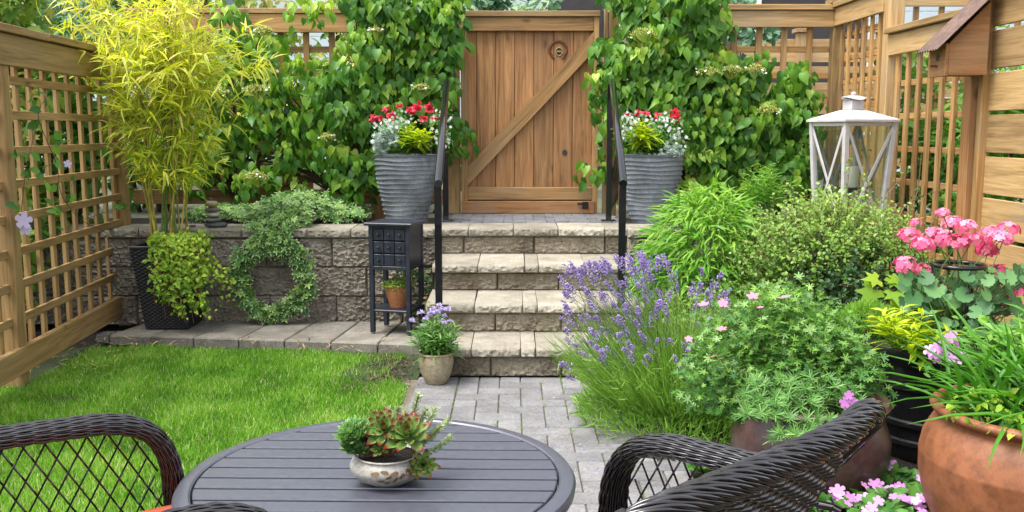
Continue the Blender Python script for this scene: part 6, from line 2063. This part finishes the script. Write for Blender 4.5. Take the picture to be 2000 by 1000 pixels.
hk = [("green houseleek cluster of pale tight rosettes in the white bowl", [(688, 848, .034), (676, 862, .03), (702, 856, .034), (690, 872, .03), (712, 842, .03), (700, 884, .026), (681, 880, .026), (722, 852, .026), (764, 876, .02), (695, 838, .03)], L_semp, 42, .75),
      ("large red tipped houseleek rosettes rising from the white bowl", [(752, 842, .050), (797, 856, .058), (718, 870, .034), (742, 880, .024)], L_sempr, 34, 1.05),
      ("dark red houseleek rosettes hanging over the edge of the white bowl", [(828, 908, .036), (812, 914, .026)], L_sempr, 26, 1.0)]
for lab, lst, mt, n, op in hk:
    t = thing("houseleek", lab, "succulent", tuple(BW + Vector((0, 0, .06))), "succulents in the bowl")
    for (x, y, r_) in lst:
        c = px(x, y, BW.y - .02 + rng.uniform(-.03, .03))
        if "dark" in lab: c = px(x, y, BW.y - .045)
        pos, d, nn, s = rosette(n, r_, op)
        tilt = Matrix.Rotation(R(35 + rng.uniform(-12, 12)) if "dark" not in lab else R(70), 3, 'X') @ Matrix.Rotation(rng.uniform(0, 6), 3, 'Z')
        if "green" in lab: tilt = Matrix.Rotation(R(30), 3, 'X') @ Matrix.Rotation(R(rng.uniform(-25, 15)), 3, 'Y') @ Matrix.Rotation(rng.uniform(0, 6), 3, 'Z')
        Mx = np.array(tilt)
        ti = np.clip(.55 + rng.normal(size=n) * .15 + (-.0), 0, 1)
        foliage("rosette", t, scatter(T_semp, c + pos @ Mx.T, d @ Mx.T, nn @ Mx.T, s, ti), mt, None)
    b = MB()
    for (x, y, r_) in lst: b.tube([tuple(BW + Vector((0, 0, .05))), tuple(px(x, y, BW.y - .015))], .004, 5)
    b.build("stem", M_stemr, t)
st_ = thing("blue_stonecrop", "needle leafed stonecrop sprigs trailing out of the white bowl", "succulent", tuple(BW + Vector((.03, 0, .06))))
parts_, b = [], MB()
for pts in ([(790, 880), (805, 820), (818, 770)], [(800, 870), (815, 830), (835, 800)], [(800, 880), (830, 838), (852, 795)], [(805, 880), (840, 850), (877, 820)], [(812, 895), (845, 880), (882, 854)], [(770, 870), (775, 830), (778, 795)], [(760, 860), (765, 825), (757, 800)], [(745, 850), (742, 830), (738, 818)], [(780, 865), (795, 835), (790, 805)], [(800, 885), (835, 860), (862, 832)], [(740, 850), (748, 832), (752, 815)]):
    P = spline([px(*pts[0], BW.y), px(*pts[1], BW.y + .01), px(*pts[2], BW.y + rng.uniform(-.02, .05))], 30)
    b.tube(P, .0016, 5, False)
    k = 300
    i0 = np.clip((rng.uniform(0, 1, k) ** .6 * 29).astype(int), 3, 29)
    PP = np.array([np.array(q) for q in P]); tg = unit(np.gradient(PP, axis=0))
    rad_ = unit(np.cross(tg[i0], rng.normal(size=(k, 3))))
    parts_.append(scatter(T_needle, PP[i0], rad_ + tg[i0] * .75, rng.normal(size=(k, 3)), rnd(k, .009, .014), np.clip(.25 + i0 / 29 * .7 + rng.normal(size=k) * .2, 0, 1), 1.6))
foliage("foliage", st_, join(parts_), L_blue); b.build("stem", M_stemr, st_)

# ================================================================== beyond the fences
def far_bush(name, label, c, rad, n, size, mat, tl=.5, trunk=True, tm=T_oval, clumps=26):
    t = thing(name, label, "tree" if "tree" in name else "shrub", (c[0], c[1], 0), "greenery beyond the fences")
    cd = unit(rng.normal(size=(clumps, 3))) * np.asarray(rad) * rng.uniform(.45, 1, (clumps, 1)) + c
    i0 = rng.integers(0, clumps, n)
    rr = np.min(rad) * .42
    d = unit(rng.normal(size=(n, 3)))
    pos = cd[i0] + d * rr * rng.uniform(.4, 1, (n, 1))
    pos[:, 2] = np.maximum(pos[:, 2], .02)
    off = rng.normal(size=clumps) * .12
    foliage("crown", t, scatter(tm, pos, d * .5 + rng.normal(size=(n, 3)) * .6 + [0, 0, -.3], d * .4 + np.tile([0, -.5, .8], (n, 1)) + rng.normal(size=(n, 3)) * .5, rnd(n, *size), np.clip(tl + off[i0] + .22 * d[:, 2] + rng.normal(size=n) * .18, 0, 1)), mat)
    b = MB()
    base = np.array([c[0], c[1], 0.0])
    for q in range(min(7, clumps)):
        b.tube(spline([base + rng.normal(size=3) * [.03, .03, 0], base * .45 + cd[q] * .55 + rng.normal(size=3) * .05, cd[q]], 8), [.03 - .003 * w for w in range(8)], 6, False)
    b.build("trunk", M_bark, t, True)
    return t


far_bush("maple_tree", "light green maple tree beyond the lattice fence with thin dark stems", (-3.6, 6.0, 1.9), (.75, .9, .8), 3200, (.06, .12), L_far, .70, tm=T_ivy)
far_bush("blue_green_shrub", "blue green feathery shrub rising over the lattice fence cap", (-4.1, 7.6, 2.1), (.9, .6, .6), 3400, (.04, .08), L_farb, .7)
far_bush("leafy_shrub", "leafy shrub close behind the lattice fence with yellowish leaves low down", (-3.25, 5.6, .75), (.35, .9, .6), 2600, (.05, .10), L_far, .55)
far_bush("leafy_shrub", "dark leafy shrub behind the lattice fence near its far post", (-3.15, 6.6, 1.2), (.35, .6, .6), 1800, (.06, .11), L_mid, .3)
far_bush("blossom_shrub", "pale yellow green shrub behind the lattice fence near the lawn", (-3.5, 4.6, .9), (.5, .6, .7), 2000, (.05, .09), L_far, .75)
far_bush("garden_tree", "green tree showing above the back fence behind the golden bamboo", (-2.9, 9.2, 2.5), (1.0, .8, .9), 3600, (.06, .11), L_far, .68)
far_bush("garden_tree", "tree behind the fence to the bamboo side of the house window", (-5.4, 11, 3.0), (1.5, 1.0, 1.3), 3600, (.09, .15), L_farb, .6)
far_bush("leafy_shrub", "bright shrub behind the back fence seen through the climbing hydrangea", (-1.6, 8.4, 1.75), (1.1, .5, .85), 4200, (.06, .11), L_far, .62)
far_bush("garden_tree", "leafy branches above the gate cap in front of the pale house", (-.15, 9.5, 2.35), (.7, .5, .38), 1500, (.06, .10), L_farb, .55)
far_bush("garden_tree", "green tree showing over the fence east of the gate", (1.75, 9.0, 2.25), (.7, .5, .45), 1800, (.06, .11), L_farb, .45)
far_bush("leafy_shrub", "shrub behind the tall lattice panel and the lantern", (3.1, 6.9, 1.3), (.45, .6, .75), 2200, (.05, .10), L_far, .45)
far_bush("reed_clump", "long leafed grassy shrub behind the low lattice panel", (3.0, 5.7, 1.0), (.35, .55, .75), 1700, (.14, .26), L_strap, .6, tm=T_lance)
far_bush("leafy_shrub", "green shrub behind the pale horizontal board fence", (3.2, 4.3, .9), (.4, .9, .8), 1800, (.05, .1), L_far, .45)

far_bush("hedge_shrub", "low green hedge shrub behind the back fence below the hydrangea", (-2.0, 7.75, 1.05), (.75, .22, .42), 2200, (.05, .09), L_mid, .45)
far_bush("hedge_shrub", "low green hedge shrub behind the fence next to the ribbed planter", (-.95, 7.8, 1.05), (.6, .22, .42), 1800, (.05, .09), L_mid, .4)
far_bush("hedge_shrub", "low green hedge shrub behind the fence beyond the lantern", (1.5, 7.8, 1.05), (.9, .22, .42), 2400, (.05, .09), L_mid, .4)
far_bush("leafy_shrub", "feathery yellow green shrub low behind the lattice fence foot", (-3.0, 5.2, .45), (.3, .7, .35), 1800, (.04, .08), L_far, .75)
far_bush("leafy_shrub", "tall green shrub filling the lattice openings behind the clematis", (-3.6, 5.1, 1.4), (.5, .7, .6), 2400, (.05, .1), L_far, .45)

# tufts of weed in the paver joints and fallen petals
k = 420
jx = np.round((rnd(k, -.27, .5) + .268) / PW) * PW - .268 + rng.normal(size=k) * .004
jy = rnd(k, 3.0, 4.70)
sel = np.array([mnoise.noise(Vector((x * 6, y * 6, 3))) > .12 for x, y in zip(jx, jy)]); jx, jy = jx[sel], jy[sel]; k = len(jx)
wd = foliage("joint_weeds", None, scatter(T_blade, np.stack([jx, jy, np.full(k, -.002)], 1), np.stack([rng.normal(size=k) * .6, rng.normal(size=k) * .6, np.ones(k)], 1), np.tile(FRONT, (k, 1)), rnd(k, .010, .03), rnd(k, .3, 1), 1.6), L_grass)
setp(wd, "tiny grass weeds sprouting in the paver joints", "weeds", kind="stuff")
k = 70
fp = foliage("fallen_petals", None, scatter(T_petal, np.stack([rnd(k, .05, .5), rnd(k, 3.2, 4.6), rnd(k, .002, .005)], 1), rng.normal(size=(k, 3)) * [1, 1, 0], np.tile(UP, (k, 1)), rnd(k, .006, .012), rng.random(k)), L_lavf)
setp(fp, "small purple petals scattered on the pavers below the lavender", "petals", kind="stuff")

far_bush("garden_tree", "green shrub behind the golden bamboo and the corner of the lattice fence", (-3.0, 7.9, 1.35), (.6, .35, .7), 2600, (.05, .10), L_far, .45)
